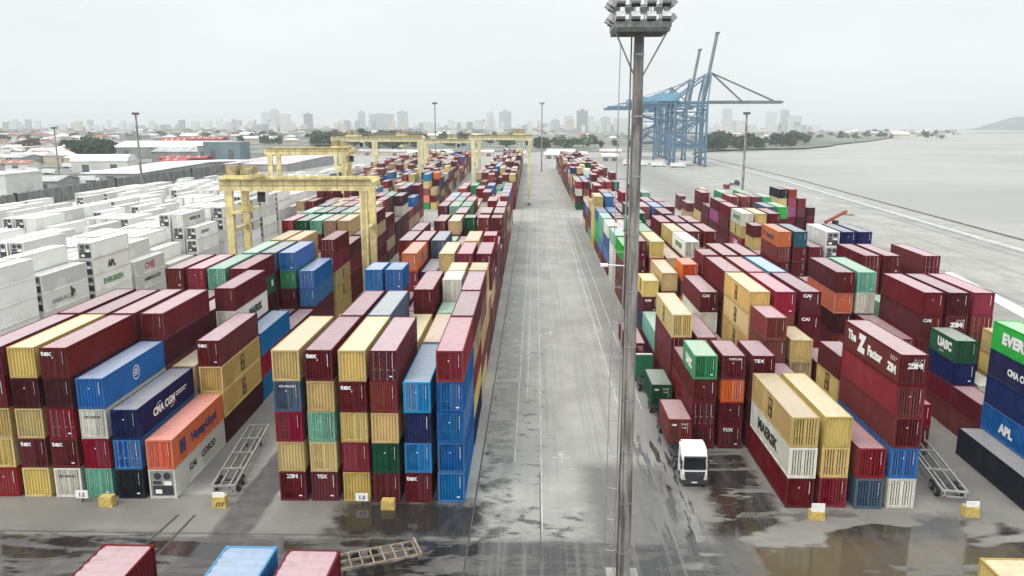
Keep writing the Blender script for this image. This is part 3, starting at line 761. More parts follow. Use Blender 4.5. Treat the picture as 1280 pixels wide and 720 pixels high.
# quay wall face and coping
q = MB()
for (x0, y0), (x1, y1) in zip(QE[:-1], QE[1:]):
    q.quad([(x0,y0,-3),(x1,y1,-3),(x1,y1,.0),(x0,y0,.0)])
    q.beam((x0-.5,y0,.14), (x1-.5,y1,.14), 1.0, .28)
struct(q.obj('quay_kerb', plain('quay_concrete', (.11,.105,.10), .8, .2, .3)))
rd = MB()
for off, wd in ((-19, .5), (-17.6, .35), (-15.2, .35), (-13.7, .8), (-9, .3), (-31, .3), (-48, .35)):
    for (x0, y0), (x1, y1) in zip(QE[:-1], QE[1:]):
        rd.quad([(x0+off-wd/2,y0,.008),(x0+off+wd/2,y0,.008),(x1+off+wd/2,y1,.008),(x1+off-wd/2,y1,.008)])
struct(rd.obj('crane_rails', plain('rail_steel', (.13,.125,.12), .55, .3, .2)))
pv_ = MB()
for off, wd in ((-10.8, 2.4),):
    for (x0, y0), (x1, y1) in zip(QE[:-1], QE[1:]):
        pv_.quad([(x0+off-wd/2,y0,.004),(x0+off+wd/2,y0,.004),(x1+off+wd/2,y1,.004),(x1+off-wd/2,y1,.004)])
struct(pv_.obj('quay_pavement', plain('pale_concrete', (.43,.42,.40), .75, .15, .3)))
t = NT('river_water')
co = t.coord('Object')
n_ = t.noise(co, .004, 5, .55)
t.put(t.b.inputs['Base Color'], t.mix(t.ramp(n_, .35, .65), (.250,.240,.216), (.325,.313,.288)))
t.put(t.b.inputs['Roughness'], t.ramp(t.noise(co, .01, 4), .35, .65, .34, .42)); t.put(t.b.inputs['IOR'], 1.33); t.put(t.b.inputs['Specular IOR Level'], .35)
bp = t.new('ShaderNodeBump'); t.put(bp.inputs['Strength'], .12); t.put(bp.inputs['Distance'], .2)
t.put(bp.inputs['Height'], t.noise(t.coord('Object', (1, .6, 1)), .22, 5, .6)); t.put(t.b.inputs['Normal'], bp.outputs[0])
wa = MB(); wa.quad([(-20,-140,-2.2),(8900,-140,-2.2),(8900,15800,-2.2),(-20,15800,-2.2)])
struct(wa.obj('water', t.mat))
wb_ = MB(); wb_.prism([(84.0,118),(87.0,118),(92.9,150),(98.5,186),(96.6,186),(89.7,150)], 'z', .002, .22)
struct(wb_.obj('kerb_strip', plain('white_kerb_concrete', (.66,.65,.62), .75, .1, .3)))
# road markings: thin worn lines, arrows
rm = MB()
def strip(x, y0, y1, wd, z=.006):
    y = y0
    while y < y1:
        l = rnd.uniform(3, 9); rm.quad([(x-wd/2,y,z),(x+wd/2,y,z),(x+wd/2,min(y+l,y1),z),(x-wd/2,min(y+l,y1),z)]); y += l + rnd.choice((0, 0, .3, .9))
for x, a, b in ((-2.0, 76, 330), (-.9, 96, 330), (.75, 62, 330), (10.4, 92, 330), (13.2, 92, 300), (11.4, 130, 330)): strip(x, a, b, .12)
def arrow(x, y):
    rm.quad([(x-.08,y-1.4,.007),(x+.08,y-1.4,.007),(x+.08,y+.6,.007),(x-.08,y+.6,.007)])
    rm.quad([(x-.45,y+.55,.007),(x+.45,y+.55,.007),(x,y+1.5,.007)])
    rm.quad([(x-.9,y-.1,.0072),(x-.1,y-.3,.0072),(x-.1,y-.05,.0072),(x-.9,y+.2,.0072)]); rm.quad([(x+.1,y-.3,.0072),(x+.9,y-.1,.0072),(x+.9,y+.2,.0072),(x+.1,y-.05,.0072)])
arrow(2.9, 77.5); arrow(2.6, 128); arrow(3.2, 190)
struct(rm.obj('road_markings', plain('worn_line_paint', (.44,.435,.41), .7, .25, .8)))
jm = MB()
jm.quad([(-70,60.55,.004),(-3.2,60.85,.004),(-3.2,60.98,.004),(-70,60.68,.004)]); jm.quad([(-5.5,50,.0045),(-5.35,50,.0045),(-5.35,330,.0045),(-5.5,330,.0045)])
jm.quad([(.55,57,.0046),(.63,57,.0046),(.63,74,.0046),(.55,74,.0046)]); jm.quad([(-30.6,57,.0047),(-30.35,57,.0047),(-30.1,64,.0047),(-30.35,64,.0047)]); jm.quad([(-32.6,56,.0048),(-32.35,56,.0048),(-31.6,64,.0048),(-31.85,64,.0048)])
struct(jm.obj('drain_lines', plain('dark_joint', (.045,.045,.043), .6, .2, 1)))
# hill beyond the river mouth
def hill(name, pts, y0, y1, rgb):
    mb = MB(); n = 0
    for i in range(len(pts)-1):
        (xa, za), (xb, zb) = pts[i], pts[i+1]
        ym = (y0+y1)/2
        mb.quad([(xa,y0,-2.2),(xb,y0,-2.2),(xb,ym,zb),(xa,ym,za)]); mb.quad([(xa,ym,za),(xb,ym,zb),(xb,y1,-2.2),(xa,y1,-2.2)])
    return struct(mb.obj(name, plain(name+'_scrub', rgb, .9, .4, .004)))
hp = [(2960,0),(3010,30),(3070,64),(3150,84),(3240,92),(3330,88),(3420,74),(3480,70),(3560,82),(3700,100),(3900,118),(4200,112),(4600,80),(5000,0)]
hill('hills', [((x-215)*1.6+rnd.uniform(-14,14), max(0, z*1.45)+rnd.uniform(-4,4)) for x, z in hp], 7500, 8600, (.045,.060,.050))
hill('sandbank', [(2250,-2.2),(2350,2),(2800,3),(3600,3),(5200,2),(5300,-2.2)], 4250, 4400, (.16,.16,.14))
hill('sandbank', [(1085,-2.2),(1100,1),(1125,1),(1140,-2.2)], 1770, 1790, (.08,.08,.07)); hill('sandbank', [(1160,-2.2),(1180,1.2),(1230,1),(1250,-2.2)], 1790, 1815, (.08,.08,.07))

# ------------------------------------------------------------------ road vehicles
def wheel_obj(parent, x, y, r=.5, wdt=.32):
    mb = MB(); mb.tube((-wdt/2,0,0), (wdt/2,0,0), r, n=16)
    ty_ = mb.obj('wheel', M_RUBBER, parent, (x, y, r))
    rb = MB(); rb.tube((-wdt/2-.012,0,0), (wdt/2+.012,0,0), r*.55, n=12); rb.obj('rim', M_STEEL, ty_)
    return ty_
def chassis(name, label, loc, rz, L=12.4, mat=None, group=None, bars=4, z=1.15, wheels=True):
    """skeletal container trailer: two long beams, cross members, rear wheels, landing legs; front (kingpin) end at y=L"""
    o = thing(name, label, 'trailer', loc, rz, group); mat = mat or M_STEEL
    mb = MB()
    for x in (-1.12, 1.0): mb.box(x, 0, z-.05, x+.16, L, z+.16)
    for x in (-.5, .38): mb.box(x, .2, z-.36, x+.12, L-.2, z-.06)
    mb.obj('side_beam', mat, o)
    for k in range(bars+1):
        mb = MB(); y = k*(L-.2)/bars; mb.box(-.96, y, z-.04, 1.0, y+.2, z+.12); mb.obj('cross_member', mat, o)
    if wheels:
        for y in (1.5, 2.85):
            for x in (-1.02, 1.02): wheel_obj(o, x, y)
            mb = MB(); mb.tube((-1,y,.5),(1,y,.5),.09); mb.obj('axle', M_DARK, o)
        mb = MB()
        for x in (-.75, .75): mb.box(x-.07, L-3.2, 0, x+.07, L-3.05, z-.05); mb.box(x-.15, L-3.3, 0, x+.15, L-2.95, .05)
        mb.obj('landing_leg', M_DARK, o)
        mb = MB(); mb.box(-1.05, -.06, .62, 1.05, .04, .74)
        for x in (-.85, .85): mb.box(x-.06, -.04, .7, x+.06, .04, z)
        bm_ = mb.obj('rear_bumper', mat, o)
        mb = MB()
        for x in (-.95, .75): mb.box(x, -.09, .64, x+.2, -.06, .73)
        mb.obj('tail_light', plain('tail_lamp_red', (.25,.01,.01), .3), bm_)
    return o
def tractor(label, loc, rz, paint, roofm):
    """cab-over tractor unit facing -y; origin under the front bumper"""
    o = thing('truck_tractor', label, 'truck', loc, rz)
    mb = MB()
    prof = [(.0,.55),(.02,1.55),(.10,2.2),(.24,2.95),(.55,3.35),(1.1,3.72),(2.15,3.85),(2.2,.75),(1.9,.75),(1.75,1.15),(1.0,1.15),(.8,.72),(.75,.55)]
    body = MB(); body.prism([(y, z) for y, z in prof], 'x', -1.22, 1.22)
    cabo = body.obj('cab', paint, o)
    m = cabo.modifiers.new('b', 'BEVEL'); m.width = .09; m.segments = 2; m.limit_method = 'ANGLE'
    r = MB(); r.prism([(.62,3.42),(1.12,3.745),(2.1,3.87),(2.14,4.0),(1.5,3.96),(.95,3.80)], 'x', -1.05, 1.05); r.obj('roof_fairing', roofm, o)
    g = MB(); g.quad([(-1.08,-.005,1.85),(1.08,-.005,1.85),(1.02,.19,2.98),(-1.02,.19,2.98)]); g.box(-1.0,-.03,1.80,1.0,.05,1.86); g.obj('windscreen', M_GLASS, o)
    v = MB(); v.prism([(-.12,3.02),(.20,2.96),(.24,3.08),(-.08,3.16)], 'x', -1.06, 1.06); v.obj('sun_visor', M_DARK if paint is M_CABW else paint, o)
    gr = MB(); gr.prism([(-.88,.62),(.88,.62),(.98,1.58),(-.98,1.58)], 'y', -.04, .03)
    for k in range(5): gr.box(-.84,-.06,.74+k*.15,.84,-.035,.80+k*.15)
    gr.obj('grille', M_DARK, o)
    bp_ = MB(); bp_.box(-1.24,-.06,.32,1.24,.45,.74); bp_.obj('bumper', M_DARK, o)
    pl = MB(); pl.box(-.26,-.075,.46,.26,-.06,.58); pl.obj('number_plate', M_WHITE, o)
    for s in (-1, 1):
        h_ = MB(); h_.prism([(s*.86,.76),(s*1.2,.8),(s*1.2,1.35),(s*1.05,1.3),(s*.9,1.0)], 'y', -.045, .05); h_.obj('headlight', plain('lamp_glass', (.5,.52,.55), .1), o)
        sw = MB(); x = s*1.235; sw.quad([(x,.26,1.95),(x,1.3,1.95),(x,1.3,2.85),(x,.42,2.85)]); sw.obj('side_window', M_GLASS, o)
        mr_ = MB(); mr_.box(s*1.3-.09,-.02,1.85,s*1.3+.09,.12,2.75); mr_.box(s*1.22-.06,.1,2.6,s*1.3+.03,.16,2.68); mr_.obj('mirror', M_DARK, o)
    ht = MB(); ht.box(-.38,1.15,3.70,.38,1.65,3.86); ht.obj('roof_hatch', M_DARK if paint is not M_CABW else plain('hatch_grey', (.22,.22,.22), .5), o)
    ch = MB(); ch.box(-.45,.6,.72,.45,6.1,.95); ch.box(-1.1,2.4,.45,-.5,4.0,.95); ch.box(.5,2.5,.45,1.1,3.6,.95); ch.box(-.55,4.0,.95,.55,5.3,1.12); ch.obj('chassis_rail', M_DARK, o)
    for y in (1.38, 4.2, 5.5):
        for x in (-1.03, 1.03): wheel_obj(o, x, y, .5, .34)
    fd = MB()
    for s in (-1, 1): fd.box(s*1.03-.2, 3.6, 1.04, s*1.03+.2, 6.1, 1.09)
    fd.obj('mudguard', M_DARK, o)
    return o
LX = 15.3
tractor('white cab-over tractor unit with dark grille, facing out of the truck lane', (LX+.1, 70.9, 0), 0, M_CABW, M_CABW)
def loaded(x, y, code, label, tl, rz=0, half=True):
    chassis('container_trailer', tl, (x, y, 0), rz, 12.4 if not half else 12.0, M_DARK)
o_ = chassis('container_trailer', 'dark skeletal trailer behind the white tractor, carrying a short maroon container', (LX, 86.3, 0), R(180), 12.2, M_DARK)
o_.location = (LX, 87.6, 0)
def box_on(code, y, label, end='door', x=LX, L=L20):
    o = build_container(code, L, ST, (x, y, 1.33), 0, end, 2, [T('tex', .4, 'end', -.6, 2.0, None, .04, 1.1), T('22G1', .26, 'end', .45, 2.05, None, .02, 1.1), T('30480', .2, 'end', .45, 1.65, None, .02, 1.0)], 'shipping_container', 3)
    return tag(o, label, 'shipping container', 'containers standing on trailers in the truck lane')
box_on('r', 78.6, 'short dusty maroon container on the trailer right behind the white tractor')
chassis('container_trailer', 'dark trailer under the short green container in the truck lane', (LX-.15, 89.6, 0), 0, 12.0, M_DARK)
box_on('G', 89.9, 'short dark green container with door bars facing out, on a trailer', x=LX-.15)
tg_ = tractor('green tractor unit with a pale roof, ahead of the short green container', (LX-.5, 104.6, 0), R(180), M_CABG, M_CABW)
chassis('container_trailer', 'dark trailer under the third boxed load, deep in the truck lane', (LX-.85, 108.0, 0), 0, 12.6, M_DARK)
box_on('m', 108.2, 'maroon container with mauve roof on the trailer deepest in the truck lane', x=LX-.85, L=L40)
chassis('container_trailer', 'empty pale skeletal trailer parked in the lane under the front gantry', (-28.9, 67.3, 0), R(8.4)*.85, 15.5, plain('pale_trailer_paint', (.27,.26,.245), .5, .2, 1), None, 4)
chassis('container_trailer', 'empty galvanised skeletal trailer in the quay block lane beside the near-black container', (38.6, 68.2, 0), -R(9.5), 14.6, plain('galvanised_trailer', (.33,.33,.325), .4, .2, 1), None, 3)
# brown flat rack frame lying near the front containers
fr = thing('flat_rack', 'rusty brown lattice flat rack frame lying on the wet asphalt', 'flat rack', (-14.7, 54.1, 0), R(22))
fm = plain('rusty_tan_steel', (.27,.215,.16), .7, .35, 1.5)
mb = MB()
for y in (0, 1.1, 2.2): mb.box(0, y, .75, 6.2, y+.1, .95)
mb.obj('long_bar', fm, fr)
mb = MB()
for k in range(8): mb.box(k*.86, .1, .78, k*.86+.09, 1.1, .92); mb.box(k*.86, 1.2, .78, k*.86+.09, 2.2, .92)
mb.box(6.2, -.1, .7, 6.34, 2.4, 1.15); mb.obj('cross_bar', fm, fr)
mb = MB()
for x in (.2, 5.8):
    for y in (.1, 2.0): mb.box(x, y, 0, x+.25, y+.2, .75)
mb.obj('leg', M_DARK, fr)
for x in (1.6, 2.9):
    for y in (-.1, 2.3): 
        m_ = MB(); m_.tube((0,-.15,0),(0,.15,0),.42, n=14); m_.obj('wheel', M_RUBBER, fr, (x, y, .42))

# lane number blocks
yb = plain('yellow_block_paint', (.53,.38,.11), .7, .25, 3); wb = plain('sign_white', (.80,.78,.78), .5, .08, 2)
def lane_block(x, y, label, plate_txt=None, plate=(1.15,.75), yellow=True, chevron=False, dz=0.0, h=.85, block=True, w=1.15):
    o = thing('lane_marker', label, 'lane marker', (x, y, 0), 0, 'lane markers at the feet of the stacks')
    if block:
        mb = MB(); mb.prism([(-w/2-.06,0),(w/2+.06,0),(w/2,h),(-w/2,h)], 'y', 0, .8); mb.obj('block', yb, o)
        if chevron:
            mb = MB()
            for k in range(3): mb.quad([(-.3+k*.25,-.006,.15),(-.18+k*.25,-.006,.15),(.02+k*.25,-.006,.6),(-.1+k*.25,-.006,.6)])
            mb.obj('stripe', M_DARK, o)
    if plate:
        z0 = h if block else .45
        mb = MB(); mb.box(-plate[0]/2, .1 if block else 0, z0+.01, plate[0]/2, .2 if block else .08, z0+plate[1]); pl = mb.obj('sign_plate', wb, o)
        if not block:
            mb = MB(); mb.box(-.05,.08,0,.05,.16,z0+.3); mb.obj('post', M_DARK, o)
        if plate_txt:
            mb = MB(); add_text(mb, plate_txt, .5, 'end', 0, z0+plate[1]*.45, (.1 if block else 0)-.006, 0, .04); mb.obj('lettering', M_BLACK, pl, fix=False)
lane_block(-41.6, 66.0, 'white number plate standing before the off-white container of the gantry block', '1.2', (1.15,.75), block=False)
lane_block(-39.0, 65.2, 'low yellow concrete block without a plate before the mint container', None, None, h=.95)
lane_block(-28.6, 65.3, 'yellow block with dark stripes and white top behind the empty lane trailer', None, (1.15,.42), chevron=True, h=1.05)
lane_block(-15.7, 66.2, 'white number plate before the bottom ochre container beside the road', '1.3', (1.15,.75), block=False)
lane_block(-13.2, 65.4, 'small yellow block standing at the edge of the dark puddle', None, None, h=.85)
lane_block(25.0, 64.6, 'yellow block with white plate before the bottom crimson container', None, (1.15,.75), h=.8)
lane_block(38.9, 65.6, 'yellow block with grey-white plate before the galvanised trailer', None, (1.15,.5), h=.95)

# ------------------------------------------------------------------ light masts
t = NT('mast_concrete')
co = t.coord('Object', (1, 1, .09)); n_ = t.noise(co, 2.4, 6, .6); n2_ = t.noise(t.coord('Object', (.4,.4,.22)), 1.0, 3)
t.put(t.b.inputs['Base Color'], t.mix(t.ramp(n2_, .4, .62), t.mix(t.ramp(n_, .38, .62), (.085,.08,.072), (.27,.25,.23)), t.mix(t.ramp(n_, .38, .62), (.17,.155,.14), (.38,.35,.32))))
t.put(t.b.inputs['Roughness'], .55); M_POLE = t.mat
def mast(x, y, H, label, r0, r1, big=False, lamp_n=8):
    o = thing('light_mast', label, 'light mast', (x, y, 0), 0, 'light masts around the port')
    mb = MB(); mb.tube((0,0,0),(0,0,H),r0,r1,20 if big else 10); pole = mb.obj('pole', M_POLE, o)
    if not big:
        mb = MB(); mb.box(-1.3,-1.3,H-.3,1.3,1.3,H-.05)
        for k in range(lamp_n):
            a = 2*math.pi*k/lamp_n; mb.box(1.5*math.cos(a)-.35,1.5*math.sin(a)-.35,H+.1,1.5*math.cos(a)+.35,1.5*math.sin(a)+.35,H+1.0)
        mb.obj('lamp_ring', M_DARK, o)
        return o
    bands = MB()
    for k in range(int(H/4)): bands.tube((0,0,2.6+k*4),(0,0,2.72+k*4),r0+(r1-r0)*(2.6+k*4)/H+.03,None,20)
    bands.obj('band', M_STEEL, pole)
    base = MB(); base.box(-1.2,-1.2,0,1.2,1.2,.5); base.obj('footing', plain('footing_concrete', (.3,.29,.27), .8), o)
    # platform
    pf = MB(); P0 = H-.2; hw = 1.75
    pf.box(-hw,-hw,P0,hw,hw,P0+.1)
    for s in (-1, 1): pf.box(s*hw-.06,-hw,P0+.1,s*hw+.06,hw,P0+.45); pf.box(-hw+.06,s*hw-.06,P0+.1,hw-.06,s*hw+.06,P0+.45)
    for k in range(7): pf.box(-hw,-hw+.1+k*.55,P0-.14,hw,-hw+.18+k*.55,P0)
    plat = pf.obj('platform', plain('platform_steel', (.19,.195,.19), .6, .3, 3), o)
    for s in ((-1,-.6),(1,-.6)):
        b_ = MB(); b_.tube((s[0]*hw*.95,s[1]*hw*.95,P0-.1),(s[0]*r1*.7,s[1]*r1*.7,P0-2.9),.055,n=6); b_.obj('brace', M_STEEL, plat)
    rack = MB()
    for x_ in (-1.5,-.5,.5,1.5):
        for y_ in (-1.5, 1.5): rack.tube((x_,y_,P0+.1),(x_,y_,P0+5),.04,n=6)
    for z in (.95,1.9,2.85,3.8,4.75):
        for s in (-1.5,1.5): rack.tube((-1.6,s,P0+z),(1.6,s,P0+z),.045,n=6); rack.tube((s,-1.6,P0+z),(s,1.6,P0+z),.045,n=6)
    rk = rack.obj('lamp_rack', M_STEEL, o)
    fl = MB()                      # one floodlight: hood, dark lens, bracket
    fl.prism([(-.38,.02),(.10,-.27),(.38,.12),(-.12,.36)], 'x', -.28, .28, 0); fl.prism([(-.17,-.155),(.09,-.315),(.105,-.285),(-.155,-.125)], 'x', -.27, .27, 1); fl.box(-.32,-.05,-.1,-.285,.05,.3,0); fl.box(.285,-.05,-.1,.32,.05,.3,0)
    fme = fl.mesh('floodlight'); fme.materials.append(plain('lamp_housing', (.46,.46,.46), .5, .15, 2)); fme.materials.append(M_DARK)
    for z in (.7, 1.65, 2.6, 3.55, 4.5):
        for a, pts in ((0, [(-1.45,-1.75),(-.5,-1.75),(.5,-1.75),(1.45,-1.75)]), (R(180), [(-1.45,1.75),(-.5,1.75),(.5,1.75),(1.45,1.75)]), (R(90), [(1.9,-.9),(1.9,.7)]), (R(-90), [(-1.9,-.9),(-1.9,.7)])):
            for px, py in pts: link('floodlight', fme, rk, (px, py, P0+z), a)
    # ladder with hoops on the road side, hoist cable
    ld = MB(); lx = -r0-.18
    for y_ in (-.22,.22): ld.tube((lx,y_-.3,1),(lx+(r0-r1)*.9,y_-.3,H-.3),.028,n=5)
    for k in range(int((H-2)/.55)):
        z = 1.2+k*.55; xx = lx+(r0-r1)*.9*z/H; ld.tube((xx,-.52,z),(xx,-.08,z),.018,n=4,caps=False)
    ld.obj('ladder', M_STEEL, o)
    hp_ = MB()
    for k in range(int((H-4)/2.5)):
        z = 3+k*2.5; xx = lx+(r0-r1)*.9*z/H
        for i in range(8):
            a, b = math.pi*(.5+i/8), math.pi*(.5+(i+1)/8)
            hp_.tube((xx+.72*math.cos(a),-.3+.38*math.sin(a),z),(xx+.72*math.cos(b),-.3+.38*math.sin(b),z),.018,n=4,caps=False)
    for y_ in (-.42,-.18): hp_.tube((lx-.72,y_,3),(lx-.72+(r0-r1)*.9,y_,H-1),.018,n=4,caps=False)
    hp_.obj('ladder_cage', M_STEEL, o)
    cb = MB(); cb.tube((-r0*.9,-.75,.5),(-r1-.25,-.75,H-.2),.03,n=5); cb.tube((-r0*.5,-.95,.5),(-r1-.05,-.95,H-.2),.02,n=5); cb.obj('cable', M_DARK, o)
    ar = MB(); ar.tube((-r0,-.3,24.5),(-1.9,-.5,24.6),.05,n=6); ar.box(-2.25,-.68,24.5,-1.75,-.32,24.68); ar.obj('lamp_arm', wb, o)
    bx = MB(); bx.box(-1.15,-.7,27.0,-.75,-.3,27.6); bx.obj('junction_box', wb, o)
    return o
mast(6.78, 54.5, 40.3, 'tall floodlight mast with caged ladder and lamp platform standing in the road', .55, .33, True)
mast(-221.5, 440, 40.5, 'grey light mast beside the port wall, behind the white reefers', .75, .5)
mast(4.4, 606, 50.5, 'slim light mast standing at the far end of the road', .55, .35)
mast(-75.8, 603, 50.5, 'slim light mast rising behind the far yellow gantries', .55, .35)
mast(109.3, 422, 40.2, 'grey light mast on the open dock behind the quay block', .7, .5)
mast(-322, 528, 32.5, 'short light mast among the town sheds outside the port wall', .6, .4)

# ------------------------------------------------------------------ yellow gantry cranes over the stacks
M_YELP = plain('hazed_gantry_yellow', (.66,.61,.38), .55, .15, .5)  # paler yellow for the far gantries, distance haze put into the paint
def rtg(label, xl, xr, y, H, yl=9.0, rz=0, cab=.25, lw=1.15):
    M_YEL = globals()['M_YEL'] if y < 300 else M_YELP
    xc = (xl+xr)/2; S = (xr-xl)/2
    o = thing('gantry_crane', label, 'gantry crane', (xc, y, 0), rz, 'yellow gantry cranes over the stacks')
    for s in (-1, 1):
        for yy in (-yl/2, yl/2):
            mb = MB(); mb.prism([(s*S-lw/2,1.6),(s*S+lw/2,1.6),(s*S+lw*.62,H-2.4),(s*S-lw*.62,H-2.4)], 'y', yy-.55, yy+.55); mb.obj('leg', M_YEL, o)
        sb = MB(); sb.box(s*S-.55,-yl/2-1.6,1.1,s*S+.55,yl/2+1.6,1.9); sill = sb.obj('sill_beam', M_YEL, o); tb_ = MB(); tb_.box(s*S-.3,-yl/2+.55,H*.58,s*S+.3,yl/2-.55,H*.58+.7); tb_.obj('tie_beam', M_YEL, o)
        for yy in (-yl/2-.8, -yl/2+.8, yl/2-.8, yl/2+.8):
            wh = MB(); wh.tube((s*S-.3,yy,.75),(s*S+.3,yy,.75),.75,n=14); wh.obj('wheel', M_RUBBER, sill)
    for yy in (-yl/2, yl/2):
        mb = MB(); mb.box(-S-1.6,yy-.5,H-2.4,S+1.6,yy+.5,H-.3); gd = mb.obj('girder', M_YEL, o)
        mb = MB()
        for k in range(int((2*S)/2)): mb.box(-S+.4+k*2,yy-.53,H-2.3,-S+.5+k*2,yy-.505,H-.4)
        mb.box(-S-1.4,yy-.54,H-1.5,S+1.4,yy-.51,H-1.36); mb.obj('stiffener', M_YELD, gd)
        mb = MB()
        sgn = -1 if yy < 0 else 1
        mb.box(-S-1.5,yy+sgn*.5,H-.3,S+1.5,yy+sgn*1.15,H-.22)
        for k in range(int(2*S/1.6)+2): mb.tube((-S-1.4+k*1.6,yy+sgn*1.12,H-.25),(-S-1.4+k*1.6,yy+sgn*1.12,H+.85),.03,n=4)
        mb.tube((-S-1.4,yy+sgn*1.12,H+.85),(S+1.4,yy+sgn*1.12,H+.85),.035,n=4); mb.obj('walkway', M_YELD, o)
    mb = MB()
    for s in (-1, 1): mb.box(s*(S+1.2)-.3,-yl/2+.5,H-1.8,s*(S+1.2)+.3,yl/2-.5,H-.9)
    mb.obj('end_tie', M_YEL, o)
    tx = -S + 2*S*cab
    tr = MB(); tr.box(tx-2.6,-yl/2-.2,H-.3,tx+2.6,yl/2+.2,H+.35); tro = tr.obj('trolley', M_YEL, o)
    mh = MB(); mh.box(tx-2.3,-3.2,H+.35,tx-.3,-.4,H+2.2); mh.box(tx+.2,-2.6,H+.35,tx+2.2,.2,H+1.6); mh.box(tx-1.8,1.0,H+.35,tx+1.6,3.4,H+1.9); mh.obj('hoist_drum', M_YELD, tro)
    cb = MB(); cb.prism([(-1.6,H-4.9),(.4,H-4.9),(.6,H-2.6),(-1.2,H-2.6)], 'x', tx+2.7, tx+4.4); cbo = cb.obj('operator_cab', wb, tro)
    cg = MB(); cg.quad([(tx+2.8,-1.63,H-4.8),(tx+4.3,-1.63,H-4.8),(tx+4.3,-1.27,H-2.9),(tx+2.8,-1.27,H-2.9)]); cg.obj('window', M_GLASS, cbo)
    sp = MB(); sp.box(tx-1.1,-6.0,H-6.6,tx+1.1,6.0,H-6.2); sp.box(tx-.8,-1.6,H-6.2,tx+.8,1.6,H-5.4); spo = sp.obj('spreader', M_YEL, tro)
    rp = MB()
    for a in (-.8,.8):
        for b in (-1.4,1.4): rp.tube((tx+a,b,H-.3),(tx+a,b,H-5.4),.03,n=4)
    rp.obj('rope', M_DARK, spo)
    eb = MB(); eb.box(-S-.6,-1.8,2.0,-S+1.2,1.8,4.6); eb.obj('power_house', M_YELD, o)
    ld = MB()
    for yy in (-yl/2-.62,): 
        for dx in (-.2,.2): ld.tube((S+dx,yy,2),(S+dx,yy,H-2.4),.03,n=4)
        for k in range(int((H-5)/.6)): ld.tube((S-.2,yy,2.2+k*.6),(S+.2,yy,2.2+k*.6),.02,n=4,caps=False)
    ld.obj('ladder', M_YELD, o)
    return o
rtg('big yellow gantry crane straddling the blue, maroon and green stacks, closest of the gantries', -57.6, -32.4, 151.5, 24.6, 9, .031, .06)
rtg('yellow gantry crane just behind the closest one, over maroon and tan stacks', -86.5, -62.5, 262, 27.4, 9, .02, .93)
rtg('yellow gantry crane in the middle of the yard, over the turquoise-ended stacks', -86, -50, 345, 30.0, 9, .02, .2)
rtg('pale yellow gantry crane standing between the two slim light masts', -60, -31, 436, 27.6, 9, .01, .5)
rtg('yellow gantry crane with one leg standing at the edge of the far road', -27.5, -2.9, 352, 30.6, 9, 0, .82, 1.0)
rtg('faint yellow gantry crane furthest down the yard, beyond the others', -92, -66, 455, 29.2, 9, .01, .6)

